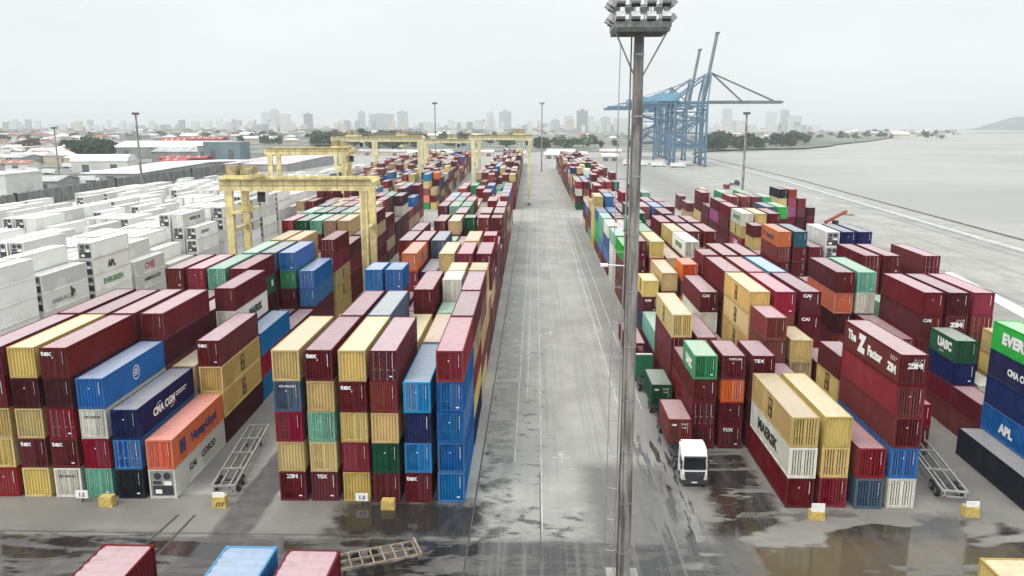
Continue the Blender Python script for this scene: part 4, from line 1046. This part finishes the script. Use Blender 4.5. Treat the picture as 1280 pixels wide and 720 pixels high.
# ------------------------------------------------------------------ blue ship-to-shore cranes on the quay
def sts(label, xw, y, up, gz=55.0, apex=80.0, gauge=27.0, out=62.0, back=30.0, wy=24.0):
    o = thing('ship_to_shore_crane', label, 'quay crane', (xw, y, 0), -.045, 'blue cranes on the quay')
    hy = wy/2; lx = -gauge
    for x in (0, lx):
        for s in (-1, 1):
            mb = MB(); mb.beam((x,s*hy,1.5),(x,s*hy*.86,gz),1.7,1.9); mb.obj('leg', M_BLUEC, o)
            bg_ = MB(); bg_.box(x-.8,s*hy-4.5,.2,x+.8,s*hy+4.5,1.9)
            bgo = bg_.obj('bogie', M_GREYC, o)
            for k in range(4):
                wl = MB(); wl.tube((x-.9,s*hy-3.6+k*2.4,.45),(x+.9,s*hy-3.6+k*2.4,.45),.45,n=10); wl.obj('wheel', M_RUBBER, bgo)
        mb = MB(); mb.beam((x,-hy,6.5),(x,hy,6.5),1.6,2.2); mb.obj('sill_beam', M_BLUEC, o); mb = MB(); mb.beam((x,-hy*.9,gz-6),(x,hy*.9,gz-6),1.5,2.0); mb.obj('head_beam', M_BLUEC, o)
    for s in (-1, 1):
        mb = MB(); mb.beam((lx,s*hy,16.5),(0,s*hy,16.5),1.5,1.9); mb.beam((lx,s*hy*.96,16.5),(0,s*hy*.88,gz-8),.9,.9); mb.beam((lx,s*hy*.9,gz-3),(0,s*hy*.9,gz-3),1.3,1.5); mb.obj('portal_brace', M_BLUEC, o)
        g = MB(); g.beam((lx-back,s*3.2,gz),(2,s*3.2,gz),1.3,2.4); g.obj('girder', M_BLUEC, o)
        af = MB(); af.beam((0,s*hy*.86,gz),(3.5,s*2.2,apex),1.2,1.3); af.beam((3.5,s*2.2,apex),(lx,s*hy*.7,gz+1),.8,.9); af.beam((3.5,s*2.2,apex),(lx-back+6,s*3,gz+1),.45,.5); af.obj('a_frame', M_BLUEC, o)
    for s in (-1, 1):
        db = MB()
        zz = [16.5, 28, 39, gz-8]
        for k in range(3):
            db.beam((lx if k % 2 else 0, s*hy*.94, zz[k]), (0 if k % 2 else lx, s*hy*.9, zz[k+1]), .7, .7); db.beam((lx, s*hy*.92, zz[k+1]), (0, s*hy*.92, zz[k+1]), .5, .6)
        db.obj('diagonal_brace', M_BLUEC, o)
    for x in (0, lx):
        db = MB(); db.beam((x,-hy,7.5),(x,hy*.92,gz*.55),.6,.6); db.beam((x,hy*.92,gz*.55),(x,-hy*.88,gz-6),.6,.6); db.obj('diagonal_brace', M_BLUEC, o)
    ct = MB()
    for k in range(6): ct.beam((lx-back+k*11,-3.2,gz),(lx-back+k*11,3.2,gz),.8,1.2)
    ct.beam((3.5,-2.4,apex),(3.5,2.4,apex),1.4,1.6); ct.obj('cross_tie', M_BLUEC, o)
    mh = MB(); mh.box(lx-14,-5,gz+1.3,lx+4,5,gz+8); mh.obj('machinery_house', plain('crane_house_blue', (.16,.33,.47), .5, .1, .3), o)
    if up: tip = (3.0+out*.16, out*.987)
    else: tip = (3.0+out, 0)
    bm_ = MB()
    for s in (-1, 1): bm_.beam((3,s*3.0,gz+.3),(tip[0],s*2.6,gz+.3+tip[1]),1.3,6.2 if up else 2.6)
    for k in range(1, 10):
        f = k/9; bm_.beam((3+(tip[0]-3)*f,-2.9,gz+.3+tip[1]*f),(3+(tip[0]-3)*f,2.9,gz+.3+tip[1]*f),.5,.7)
    bm_.box(tip[0]-1.4,-3.6,gz+tip[1]-.6,tip[0]+1.8,3.6,gz+tip[1]+1.0)
    bm_.obj('boom', M_GREYC, o)
    st = MB()
    for f in ((.45,.9) if not up else (.42,)):
        for s in (-1, 1): st.tube((3.5,s*2.2,apex+.4),(3+(tip[0]-3)*f,s*2.8,gz+1.5+tip[1]*f),.42 if not up else .2,n=5)
    st.obj('forestay', M_GREYC, o)
    tb = MB(); tb.box(lx+6,-2.6,gz-4.5,lx+9,2.6,gz-1.3); tb.obj('operator_cab', wb, o)
    tw = MB()
    for x in (lx+2.2, lx+4.6):
        for yy in (hy+1.2, hy+3.4): tw.tube((x,yy,0),(x,yy,gz-3),.16,n=4)
    for k in range(12):
        z = 4*k+2; tw.beam((lx+2.2,hy+1.2,z),(lx+4.6,hy+3.4,z+3.6),.7,.12); tw.box(lx+2,hy+1,z+3.6,lx+4.8,hy+3.6,z+3.75)
    tw.obj('stair_tower', M_BLUEC, o)
    return o
sts('blue quay crane with its boom lowered far out over the river', 146.0, 702, False, 54.0, 78.5, 27, 60, 37)
sts('blue quay crane with the tallest raised boom', 150.0, 748, True, 55.0, 80, 27, 62, 24)
sts('blue quay crane with the raised boom that stands shorter of the two', 150.5, 820, True, 55.0, 80, 29, 54, 26)
sts('blue quay crane standing last but one along the quay, mostly behind its neighbours', 139.0, 862, False, 54.0, 74, 29, 24, 34)
sts('half-hidden blue quay crane behind the others, its boom raised least of all', 140.0, 905, False, 53.0, 70, 24, 30, 40)

# ------------------------------------------------------------------ things on the dock
o = build_container('r', L20, ST, (106, 441, 0.01), -.05, 'door', 0); tag(o, 'lone rose-red container on the open dock near the grey light mast', 'shipping container', 'containers set down singly on the dock')
rs = thing('reach_stacker', 'red reach stacker standing beside the small nine-box stack on the dock', 'reach stacker', (98, 262, 0), R(-60))
rdm = plain('machine_red', (.33,.06,.05), .5, .2)
mb = MB(); mb.prism([(-4,1),(4,1),(4,2.1),(1,2.4),(-4,2.2)], 'x', -1.6, 1.6); mb.obj('body', rdm, rs)
for x in (-1.7, 1.7):
    for y in (-2.8, 2.8): wheel_obj(rs, x, y, .95, .6)
mb = MB(); mb.beam((0,-3.5,3.2),(0,6.2,6.4),.8,.9); bo = mb.obj('boom', rdm, rs)
mb = MB(); mb.box(-3,5.6,5.1,3,6.6,5.6); mb.obj('spreader', M_YELD, bo)
mb = MB(); mb.prism([(-.8,2.2),(1.2,2.2),(.9,3.8),(-.6,3.8)], 'x', .3, 1.5); mb.obj('cab', M_GLASS, rs)
ds = thing('yard_tractor', 'dark yard tractor parked on the open dock by the rose-red container', 'truck', (117, 470, 0), R(70))
mb = MB(); mb.prism([(-3,.5),(3,.5),(3,1.2),(.2,1.3),(0,3.0),(-1.8,3.1),(-2.6,2.0),(-3,1.9)], 'x', -1.2, 1.2); mb.obj('body', M_DARK, ds)
mb = MB(); mb.quad([(-1,-2.62,2.0),(1,-2.62,2.0),(1,-1.9,2.95),(-1,-1.9,2.95)]); mb.obj('windscreen', M_GLASS, ds)
for x in (-1, 1):
    for y in (-2, 2.2): wheel_obj(ds, x, y)
# white lorries under the quay cranes
def lorry(name, label, loc, rz, white=True, group='white lorries under the quay cranes'):
    o = thing(name, label, 'lorry', loc, rz, group)
    mb = MB(); mb.box(-1.25,2.4,1.1,1.25,12.5,3.9); mb.obj('box_body', M_CABW, o)
    mb = MB(); mb.prism([(0,.6),(0,1.6),(.3,2.7),(2.0,2.9),(2.1,.6)], 'x', -1.2, 1.2); mb.obj('cab', M_CABW, o)
    mb = MB(); mb.quad([(-1.05,-.01,1.65),(1.05,-.01,1.65),(1.0,.27,2.6),(-1.0,.27,2.6)]); mb.obj('windscreen', M_GLASS, o)
    mb = MB()
    mb.box(-1,.3,.35,1,12,.6); mb.obj('chassis', M_DARK, o)
    for x in (-1.05, 1.05):
        for y in (1.2, 9.2, 10.6): 
            w_ = MB(); w_.tube((-.16,0,0),(.16,0,0),.5,n=10); w_.obj('wheel', M_RUBBER, o, (x, y, .5))
    return o
l0 = lorry('box_lorry', 'small white box lorry among the pale row under the quay cranes', (112, 690, 0), R(95))
for k, (x, y) in enumerate([(98, 700), (90, 716), (126, 676), (108, 732), (122, 745), (96, 760), (140, 716)]): dup(l0, (x, y, 0), R(95 + rnd.uniform(-8, 8)))

# ------------------------------------------------------------------ port wall and sheds behind it
cw = plain('grey_render_wall', (.15,.15,.15), .85, .3, .15)
def wall(label, pts, h, th=.5, mat=None):
    o = thing('boundary_wall', label, 'wall', (0, 0, 0))
    mb = MB()
    for (x0, y0), (x1, y1) in zip(pts[:-1], pts[1:]): mb.beam((x0,y0,h/2),(x1,y1,h/2),th,h)
    mb.obj('wall_panel', mat or cw, o)
    mb = MB()
    for (x0, y0), (x1, y1) in zip(pts[:-1], pts[1:]):
        n = max(2, int(math.dist((x0,y0),(x1,y1))/9))
        for k in range(n+1): f = k/n; x, y = x0+(x1-x0)*f, y0+(y1-y0)*f; mb.box(x-.5,y-.5,0,x+.5,y+.5,h+.4)
    mb.obj('pier', plain('pier_concrete', (.24,.235,.23), .85, .2, .3), o)
    return o
wall('long grey port wall running between the reefer yard and the town sheds', [(-208,250),(-216,322),(-226,420),(-228,520),(-226,640)], 6.5)
def shed(label, x, y, Lx, Ly, h, rh, wm, rm_, rz=0, name='warehouse', curved=False, doors=3, flat=False):
    o = thing(name, label, 'warehouse', (x, y, 0), rz)
    mb = MB(); mb.box(-Lx/2,-Ly/2,0,Lx/2,Ly/2,h)
    if not flat and not curved: mb.prism([(-Ly/2,h),(Ly/2,h),(0,h+rh)], 'x', -Lx/2, Lx/2)
    mb.obj('wall', wm, o)
    r = MB()
    if flat: r.box(-Lx/2-.4,-Ly/2-.4,h+.01,Lx/2+.4,Ly/2+.4,h+.7)
    elif curved:
        N = 10; P = [(-Ly/2*math.cos(math.pi*k/N)*1.03, h-.1+rh*math.sin(math.pi*k/N)) for k in range(N+1)]
        r.prism(P, 'x', -Lx/2-.5, Lx/2+.5)
    else:
        e = .6
        for s in (-1, 1): r.prism([(s*(Ly/2+e),h-.15),(0,h+rh+.1),(0,h+rh+.5),(s*(Ly/2+e),h+.25)], 'x', -Lx/2-.6, Lx/2+.6)
    ro = r.obj('roof', rm_, o)
    if not flat:
        sk = MB()
        for k in range(int(Lx/9)):
            xx = -Lx/2+5+k*9
            if curved: break
            sk.quad([(xx,-Ly/2*.8,h+rh*.2+.56),(xx+1.4,-Ly/2*.8,h+rh*.2+.56),(xx+1.4,-Ly/2*.3,h+rh*.7+.56),(xx,-Ly/2*.3,h+rh*.7+.56)])
        if sk.v: sk.obj('skylight', plain('skylight_sheet', (.62,.66,.66), .4, .1), ro)
    d = MB()
    for k in range(doors):
        xx = -Lx/2+(k+.5)*Lx/doors; d.box(xx-2.4,-Ly/2-.06,0,xx+2.4,-Ly/2+.02,h*.7)
    if doors: d.obj('door', plain('shed_door', (.10,.105,.11), .6, .3), o)
    return o
def pm(n, c, v=.14): return plain(n, c, .75, v, .08)
RWH, RGR, RRD, RTC, RPK = pm('white_sheet_roof', (.66,.67,.66)), pm('grey_sheet_roof', (.34,.34,.34), .22), pm('red_sheet_roof', (.33,.06,.06)), pm('tile_roof', (.27,.125,.085), .25), pm('pinkish_roof', (.55,.45,.46))
WWH, WCR, WGR, WBL, WRD, WDK = pm('white_render', (.60,.59,.56)), pm('cream_render', (.50,.44,.34)), pm('grey_block', (.28,.28,.28), .2), pm('teal_cladding', (.13,.20,.21)), pm('red_cladding', (.24,.03,.04)), pm('dark_block', (.10,.10,.105), .25)
shed('long white-roofed warehouse with a dark shaded front, behind the reefer yard wall', -262, 590, 36, 205, 5.2, 2.4, WGR, RWH, R(-2), doors=1)
shed('pale pinkish warehouse roof stretching behind the closest gantry crane', -212, 700, 50, 190, 5.5, 2.2, WGR, RPK, R(-2), doors=2)
shed('tall plain white block at the picture edge beside the reefer yard', -238, 352, 14, 26, 13.2, 0, WWH, RWH, 0, 'white_building', flat=True, doors=1)
shed('white shed with a curved roof in the truck yard outside the wall', -335, 610, 40, 26, 8, 5, WWH, RWH, R(12), curved=True, doors=2)
shed('low grey shed behind the port wall with parked lorries around it', -282, 430, 46, 28, 5, 2, WGR, RGR, R(8))
shed('huge pale grey warehouse with a broad sloping roof among the town houses', -420, 930, 120, 80, 11, 6, WGR, RWH, R(6), doors=4)
shed('grey warehouse partly hidden behind the broad sloping roof', -330, 780, 80, 45, 10, 4, WGR, RGR, R(4))
shed('dark red shed standing above the teal clad block', -445, 1075, 46, 30, 17, 3, WRD, RRD, R(5), 'red_shed', doors=1)
shed('dark red low shed beside the port wall road', -306, 690, 40, 16, 7, 1.5, WRD, RRD, R(3), 'red_shed', doors=1)
shed('teal grey clad block with a flat roof beyond the pink warehouse roof', -280, 718, 32, 30, 20, 0, WBL, RGR, R(3), 'clad_building', flat=True, doors=2)
shed('grey concrete block with dark openings next to the teal one', -300, 735, 20, 24, 16, 0, WGR, RGR, R(3), 'clad_building', flat=True, doors=2)
shed('red-roofed hall in the town above the trees', -560, 1230, 36, 24, 12, 5, WRD, RRD, R(10), 'red_shed', doors=1)
for k, (x, y, s, lab) in enumerate([(18, 860, 30, 'white tent-like shed standing first at the far end of the yard'), (46, 870, 34, 'second white peaked shed at the far end of the yard'), (74, 810, 30, 'white peaked shed closest to the quay crane legs'), (30, 960, 60, 'long pale shed roof behind the white peaked sheds'), (-22, 890, 40, 'white peaked shed behind the gantry at the road edge'), (-60, 930, 40, 'pale shed behind the slim light mast'), (90, 970, 46, 'pale flat shed beyond the quay crane stair towers')]):
    shed(lab, x, y, s*.55, 16, 4.5, 2.6, WCR, RPK if s % 3 else RWH, R(rnd.uniform(-6, 6)), doors=2)

ly = lorry('box_lorry', 'small white box lorry in the truck yard outside the port wall', (-300, 545, 0), R(70), group='white lorries in the truck yard outside the port wall')
for k in range(15): dup(ly, (-262 - rnd.uniform(0, 130), rnd.uniform(395, 660), 0), R(rnd.choice((20, 75, 100, 160)) + rnd.uniform(-15, 15)))
for k, (x, y, sx_, sy_, wm_, rm_, lab) in enumerate([(-300, 400, 22, 12, WWH, RGR, 'small grey-roofed office next to the tall white block'), (-345, 470, 30, 14, WGR, RWH, 'white-roofed lean-to at the back of the truck yard'), (-390, 540, 34, 20, WCR, RGR, 'cream shed with a grey roof by the curved roof'), (-430, 640, 40, 22, WWH, RTC, 'tile-roofed hall behind the truck yard'), (-300, 660, 26, 14, WGR, RRD, 'low red-roofed store beside the white-roofed warehouse'), (-480, 720, 50, 26, WGR, RGR, 'grey shed in front of the dense dark trees'), (-560, 820, 60, 30, WWH, RWH, 'broad white shed near the brownish trees'), (-640, 960, 60, 34, WCR, RPK, 'pinkish-roofed shed at the town edge'), (-240, 880, 60, 30, WGR, RWH, 'pale shed seen under the second gantry'), (-180, 960, 70, 34, WCR, RGR, 'long grey-roofed shed before the far dark trees'), (-120, 900, 50, 26, WWH, RWH, 'white shed at the end of the middle yard')]):
    shed(lab, x, y, sx_, sy_, 4.5 + k % 3, 2.2, wm_, rm_, R(rnd.uniform(-25, 25)), doors=2)

# ------------------------------------------------------------------ trees (tapered trunk, limbs, leaf clumps)
LEAF = []
for nm_, c in (('leaf_green', (.050,.085,.030)), ('leaf_deep_green', (.030,.062,.028)), ('leaf_olive', (.075,.082,.045)), ('leaf_brown', (.085,.060,.045))):
    t = NT(nm_)
    rv = t.new('ShaderNodeNewGeometry').outputs['Random Per Island']
    t.put(t.b.inputs['Base Color'], t.mix(rv, tuple(x*.6 for x in c), tuple(x*1.55 for x in c))); t.put(t.b.inputs['Roughness'], .8); t.put(t.b.inputs['Specular IOR Level'], .2)
    LEAF.append(t.mat)
BARK = plain('bark', (.09,.07,.055), .9, .3, 2)
def tree_meshes(seed, H, Wd, n=420):
    r = random.Random(seed); tk = MB(); tk.tube((0,0,0),(0,0,H*.45),.035*H,.018*H,7)
    cl = []
    for k in range(10):
        a = r.uniform(0, 6.28); rr = Wd*r.uniform(.15,.46); z = H*r.uniform(.26,.78)
        tip = (rr*math.cos(a), rr*math.sin(a), z); tk.tube((0,0,H*r.uniform(.28,.44)), tip, .014*H, .005*H, 5); cl.append((tip, Wd*r.uniform(.17,.30), H*r.uniform(.12,.2)))
    cl.append(((0,0,H*.82), Wd*.26, H*.17))
    cr = MB()
    for k in range(n):
        (cx, cy, cz), rw, rh = r.choice(cl)
        d = Vector((r.gauss(0,1), r.gauss(0,1), r.gauss(0,1))).normalized() * r.uniform(.55, 1.05)
        p = Vector((cx+d.x*rw, cy+d.y*rw, cz+d.z*rh)); s = H*r.uniform(.05,.10)
        u = Vector((r.gauss(0,1), r.gauss(0,1), r.gauss(0,.6))).normalized(); v = u.cross(Vector((r.gauss(0,1), r.gauss(0,1), r.gauss(0,1)))).normalized()
        cr.quad([p-u*s-v*s*.7, p+u*s-v*s*.5, p+u*s*.8+v*s*.8, p-u*s*.7+v*s*.6])
    return tk.mesh('trunk'), cr.mesh('crown', False)
TREES = [tree_meshes(s, 10, wd, 420) for s, wd in ((1, 12), (2, 10), (3, 14), (4, 9))]
for tk, cr in TREES: tk.materials.append(BARK); cr.materials.append(None)
def tree(x, y, h, leaf, label, group):
    tk, cr = TREES[rnd.randrange(4)]
    o = thing('tree', label, 'tree', (x, y, 0), rnd.uniform(0, 6), group)
    a = link('trunk', tk, o); b = link('crown', cr, o); b.material_slots[0].link = 'OBJECT'; b.material_slots[0].material = LEAF[leaf]
    o.scale = (h/10*rnd.uniform(.9,1.15),)*2 + (h/10,)
def px2(px, py): 
    d = mw @ Vector(((px-640)/F, (360-py)/F, -1)); k = -CAMZ/d.z
    return d.x*k, d.y*k
def grove(pxs, py0, py1, n, h0, h1, leaf, label, group):
    for k in range(n):
        x, y = px2(rnd.uniform(*pxs), rnd.uniform(py0, py1)); tree(x, y, rnd.uniform(h0*.7, h1), leaf, label, group)
grove((84,142), 186, 200, 26, 14, 21, 1, 'dark leafy tree in the dense clump before the red-roofed hall', 'trees in the dense clump before the red-roofed hall')
grove((22,50), 184, 190, 6, 12, 17, 3, 'brownish tree in the sparse clump at the town edge', 'brownish trees at the town edge')
grove((300,350), 172, 182, 18, 14, 22, 1, 'dark tree in the row behind the teal clad block', 'trees behind the teal clad block')
grove((395,455), 177, 187, 30, 18, 30, 1, 'dense dark tree seen under the far gantry girders', 'trees seen under the far gantry girders')
grove((455,530), 176, 187, 28, 17, 28, 1, 'dense dark tree seen under the far gantry girders', 'trees seen under the far gantry girders')
grove((548,640), 174, 184, 26, 14, 24, 1, 'hazy tree behind the far gantry at the road edge', 'hazy trees behind the far end of the yard')
grove((668,682), 184, 188, 4, 18, 24, 1, 'tall dark tree beside the far end of the road', 'tall dark trees beside the far end of the road')
grove((690,800), 174, 186, 20, 11, 18, 0, 'hazy tree between the white peaked sheds and the towers', 'hazy trees behind the far end of the yard')
grove((878,950), 182, 188, 34, 17, 28, 1, 'leafy tree on the river bank just beyond the blue cranes', 'trees on the river bank beyond the blue cranes')
grove((945,1010), 176, 184, 24, 16, 26, 1, 'leafy tree among the low houses on the river point', 'trees among the houses on the river point')
grove((1010,1200), 167, 174, 32, 14, 24, 0, 'small hazy tree along the low river point', 'hazy trees along the low river point')
grove((150,345), 164, 174, 30, 14, 22, 0, 'small hazy tree between the town houses', 'hazy trees between the town houses')
grove((0,150), 163.5, 180, 28, 12, 20, 0, 'small hazy tree between the town houses', 'hazy trees between the town houses')

# ------------------------------------------------------------------ town houses and towers
def house_meshes(Lx, Ly, h, rh, hip):
    wl = MB(); wl.box(-Lx/2,-Ly/2,0,Lx/2,Ly/2,h)
    for k in range(int(Lx/3.2)):
        x = -Lx/2+1.4+k*3.2; wl.quad([(x,-Ly/2-.03,h-2.1),(x+1.2,-Ly/2-.03,h-2.1),(x+1.2,-Ly/2-.03,h-.8),(x,-Ly/2-.03,h-.8)], 1)
    r = MB(); e = .5
    if rh == 0: r.box(-Lx/2-.2,-Ly/2-.2,h+.01,Lx/2+.2,Ly/2+.2,h+.5)
    else:
        a = Lx/2-(Ly/2 if hip else 0)
        A = [(-Lx/2-e,-Ly/2-e,h+.02),(Lx/2+e,-Ly/2-e,h+.02),(Lx/2+e,Ly/2+e,h+.02),(-Lx/2-e,Ly/2+e,h+.02)]; Bq = [(-a,0,h+rh),(a,0,h+rh)]
        r.quad([A[0],A[1],Bq[1],Bq[0]]); r.quad([A[2],A[3],Bq[0],Bq[1]]); r.quad([A[1],A[2],Bq[1]]); r.quad([A[3],A[0],Bq[0]]); r.quad(A[::-1])
    m1, m2 = wl.mesh('wall'), r.mesh('roof')
    m1.materials.append(None); m1.materials.append(M_GLASS); m2.materials.append(None)
    return m1, m2
HS = [house_meshes(*a) for a in ((14,10,4.2,2.6,True),(18,11,7,3,False),(24,13,6,3.2,False),(12,10,8,0,False),(16,12,5,2.2,True))]
KINDS = [('house with a tiled roof', WWH, RTC), ('house with a pale sheet roof', WCR, RWH), ('house with a grey roof', WGR, RGR), ('cream house with a pinkish roof', WCR, RPK)]
def house(px, py, k=None, where='in the hazy town', sc_=1.0):
    x, y = px2(px, py); m1, m2 = HS[rnd.randrange(5)]; kd = KINDS[rnd.choice((0,0,1,1,1,2,2,3)) if k is None else k]
    o = thing('house', f'small {kd[0]} {where}', 'house', (x, y, 0), rnd.uniform(-.5, .5) + rnd.choice((0, 1.57)), f'houses {where}')
    for nm_, me_, mt in (('wall', m1, kd[1]), ('roof', m2, kd[2])):
        c = link(nm_, me_, o); c.material_slots[0].link = 'OBJECT'; c.material_slots[0].material = mt
    o.scale = (sc_*rnd.uniform(.9,1.4),)*3
placed = []
def free(px, py, gx, gy):
    for a, b in placed:
        if abs(a-px) < gx and abs(b-py) < gy: return False
    placed.append((px, py)); return True
def scatter(n, x0, x1, y0, y1, where, sc_=1.0, gx=6, gy=1.1):
    c = 0
    for _ in range(n*12):
        if c >= n: break
        px = rnd.uniform(x0, x1); py = y0 + (y1-y0)*rnd.random()**1.3
        if 148 < px < 300 and py > 178: continue
        if free(px, py, gx, gy): house(px, py, None, where, sc_); c += 1
scatter(44, 0, 100, 180, 206, 'in the near rows outside the port wall', 1.0, 11, 3)
scatter(38, 60, 150, 168, 190, 'around the clump of dark trees', 1.15, 9, 1.6)
scatter(105, 0, 345, 161.8, 178, 'in the hazy town', 1.5, 7, 1.0)
scatter(44, 300, 600, 163, 181, 'beyond the far gantries', 1.3, 9, 1.4)
scatter(34, 900, 1010, 168, 184, 'on the river point', 1.2, 8, 1.4)
scatter(30, 1010, 1190, 165.8, 172.5, 'along the low river point', 1.6, 9, .7)
scatter(14, 690, 870, 171, 183, 'behind the blue cranes', 1.4, 9, 1.4)
# the farthest streets, past counting
far = MB()
for k in range(1900):
    px = rnd.uniform(-30, 1010); py = 160.6 + 5.5*rnd.random()**1.6
    x, y = px2(px, py); 
    if y > 9500: continue
    s = rnd.uniform(9, 26)*(1 + y/6000); h = rnd.uniform(4, 13)*(1 + y/9000)
    if x > 300 and py > 162: continue
    far.box(x-s, y-s*.6, 0, x+s, y+s*.6, h, rnd.choice((0,1,2,2,3,4,4,4)))
for k in range(2600):
    px = rnd.uniform(-30, 690); py = 161.5 + 13*rnd.random()**1.5
    if py > 168 and px > 420: continue
    x, y = px2(px, py); s = rnd.uniform(4, 11)*(1 + y/5000); h = rnd.uniform(3.5, 8)*(1 + y/9000)
    far.box(x-s, y-s*.6, 0, x+s, y+s*.6, h, rnd.choice((0,0,0,1,2,2,3,4,4,4)))
for k in range(210):
    px = rnd.uniform(-30, 1000); D = rnd.uniform(4200, 6800); d = mw @ Vector(((px-640)/F, 0, -1)); x = d.x*D/d.y
    h = CAMZ + (158 - rnd.choice((158, 157, 156, 155, 154, 152, 150)) + rnd.uniform(-1, 1))/F*D; wd = rnd.uniform(9, 24)
    far.box(x-wd, D-10, 0, x+wd, D+10, max(14, h), rnd.choice((0,0,0,1,2,2)))
o = far.obj('distant_town', [WWH, WCR, WGR, RTC, LEAF[0]], fix=False); o['kind'] = 'stuff'; o['label'] = 'farthest hazy streets and treetops of the town'; o['category'] = 'town'
# apartment towers on the skyline
TGL = plain('tower_glazing', (.24,.26,.27), .3, .2); TW_ = {WWH: pm('tower_white', (.66,.66,.64)), WGR: pm('tower_grey', (.46,.47,.47)), WDK: pm('tower_dark', (.24,.25,.25)), WCR: pm('tower_cream', (.58,.54,.47))}  # lighter copies of wall and glass colours, haze of distance mixed in
def tower(px, wpx, ytop, D, wm, label, floors=14, dark=False):
    x, y = (px-640)/F*D, D
    x = x*math.cos(PS) - D*math.sin(PS) if False else None
    d = mw @ Vector(((px-640)/F, 0, -1)); k = D/d.y; x = d.x*k
    wd = wpx/F*D; top = CAMZ + (158-ytop)/F*D*.985
    o = thing('apartment_tower', label, 'tower block', (x, D, 0), rnd.uniform(-.12,.12), 'apartment towers on the skyline')
    mb = MB(); dp = min(wd*.9, 26); mb.box(-wd/2,-dp/2,0,wd/2,dp/2,top)
    wm = TW_.get(wm, wm); wn_ = mb; fh = top/floors; nb = max(2, int(wd/6.5))
    for f in range(floors):
        for b in range(nb):
            xx = -wd/2+(b+.2)*wd/nb; wn_.quad([(xx,-dp/2-.05,f*fh+fh*.3),(xx+wd/nb*.6,-dp/2-.05,f*fh+fh*.3),(xx+wd/nb*.6,-dp/2-.05,f*fh+fh*.8),(xx,-dp/2-.05,f*fh+fh*.8)], 1)
    mb.obj('wall', [wm, TGL], o, fix=False)
    rb_ = MB(); rb_.box(-wd*.2,-dp*.2,top,wd*.15,dp*.2,top+fh*1.1); rb_.box(-wd/2-.2,-dp/2-.2,top-.6,wd/2+.2,dp/2+.2,top+.3); rb_.obj('roof_block', wm, o)
    return o
TW = [(345,9,141,WWH,'white slab first of the pale cluster'),(356,10,138,WCR,'tallest cream tower of the pale cluster'),(368,12,143,WWH,'broad white tower ending the pale cluster'),(396,10,143,WDK,'slim dark tower standing alone'),(460,8,141,WGR,'thin grey tower before the broad grey slab'),(484,30,143,WGR,'broad grey slab block'),(509,12,140,WGR,'darker tower at the end of the broad slab'),(497,7,152,WCR,'low tan block in front of the broad slab'),(600,10,150,WWH,'small hazy block between gantry and masts'),(614,8,141,WWH,'thin white tower behind the far gantry'),(632,15,140,WGR,'double grey tower behind the far gantry'),(692,10,150,WGR,'low grey block by the far road end'),(708,12,145,WWH,'pale tower by the far road end'),(724,13,139,WDK,'dark-topped tower by the far road end'),(734,8,146,WWH,'white tower leaning on the dark-topped one'),(752,12,147,WGR,'grey tower just before the floodlight mast'),(770,18,148,WWH,'wide white block beside the floodlight mast'),(897,12,137,WWH,'white tower with a dark cap right of the blue cranes'),(914,14,152,WGR,'low grey block below the lowered boom'),(950,13,141,WWH,'white tower past the tip of the lowered boom'),(966,10,139,WGR,'grey tower with stepped top past the boom tip'),(979,14,145,WWH,'last pale tower before the river point'),(1005,8,156,WWH,'tiny block on the river point'),(540,12,153,WWH,'low pale block behind the second gantry')]
for px, wp, yt, m_, lab in TW: tower(px, wp, yt, rnd.uniform(4300, 5600) if px > 330 else 5000, m_, 'hazy ' + lab, rnd.choice((11, 14, 17)))
for px in (20, 48, 118, 262, 300): tower(px, 7, 152, 5000, WWH, 'small hazy tower over the town roofs, ' + {20:'first from the picture edge',48:'second from the picture edge',118:'above the red-roofed hall',262:'above the dark red shed',300:'above the teal block'}[px], 9)
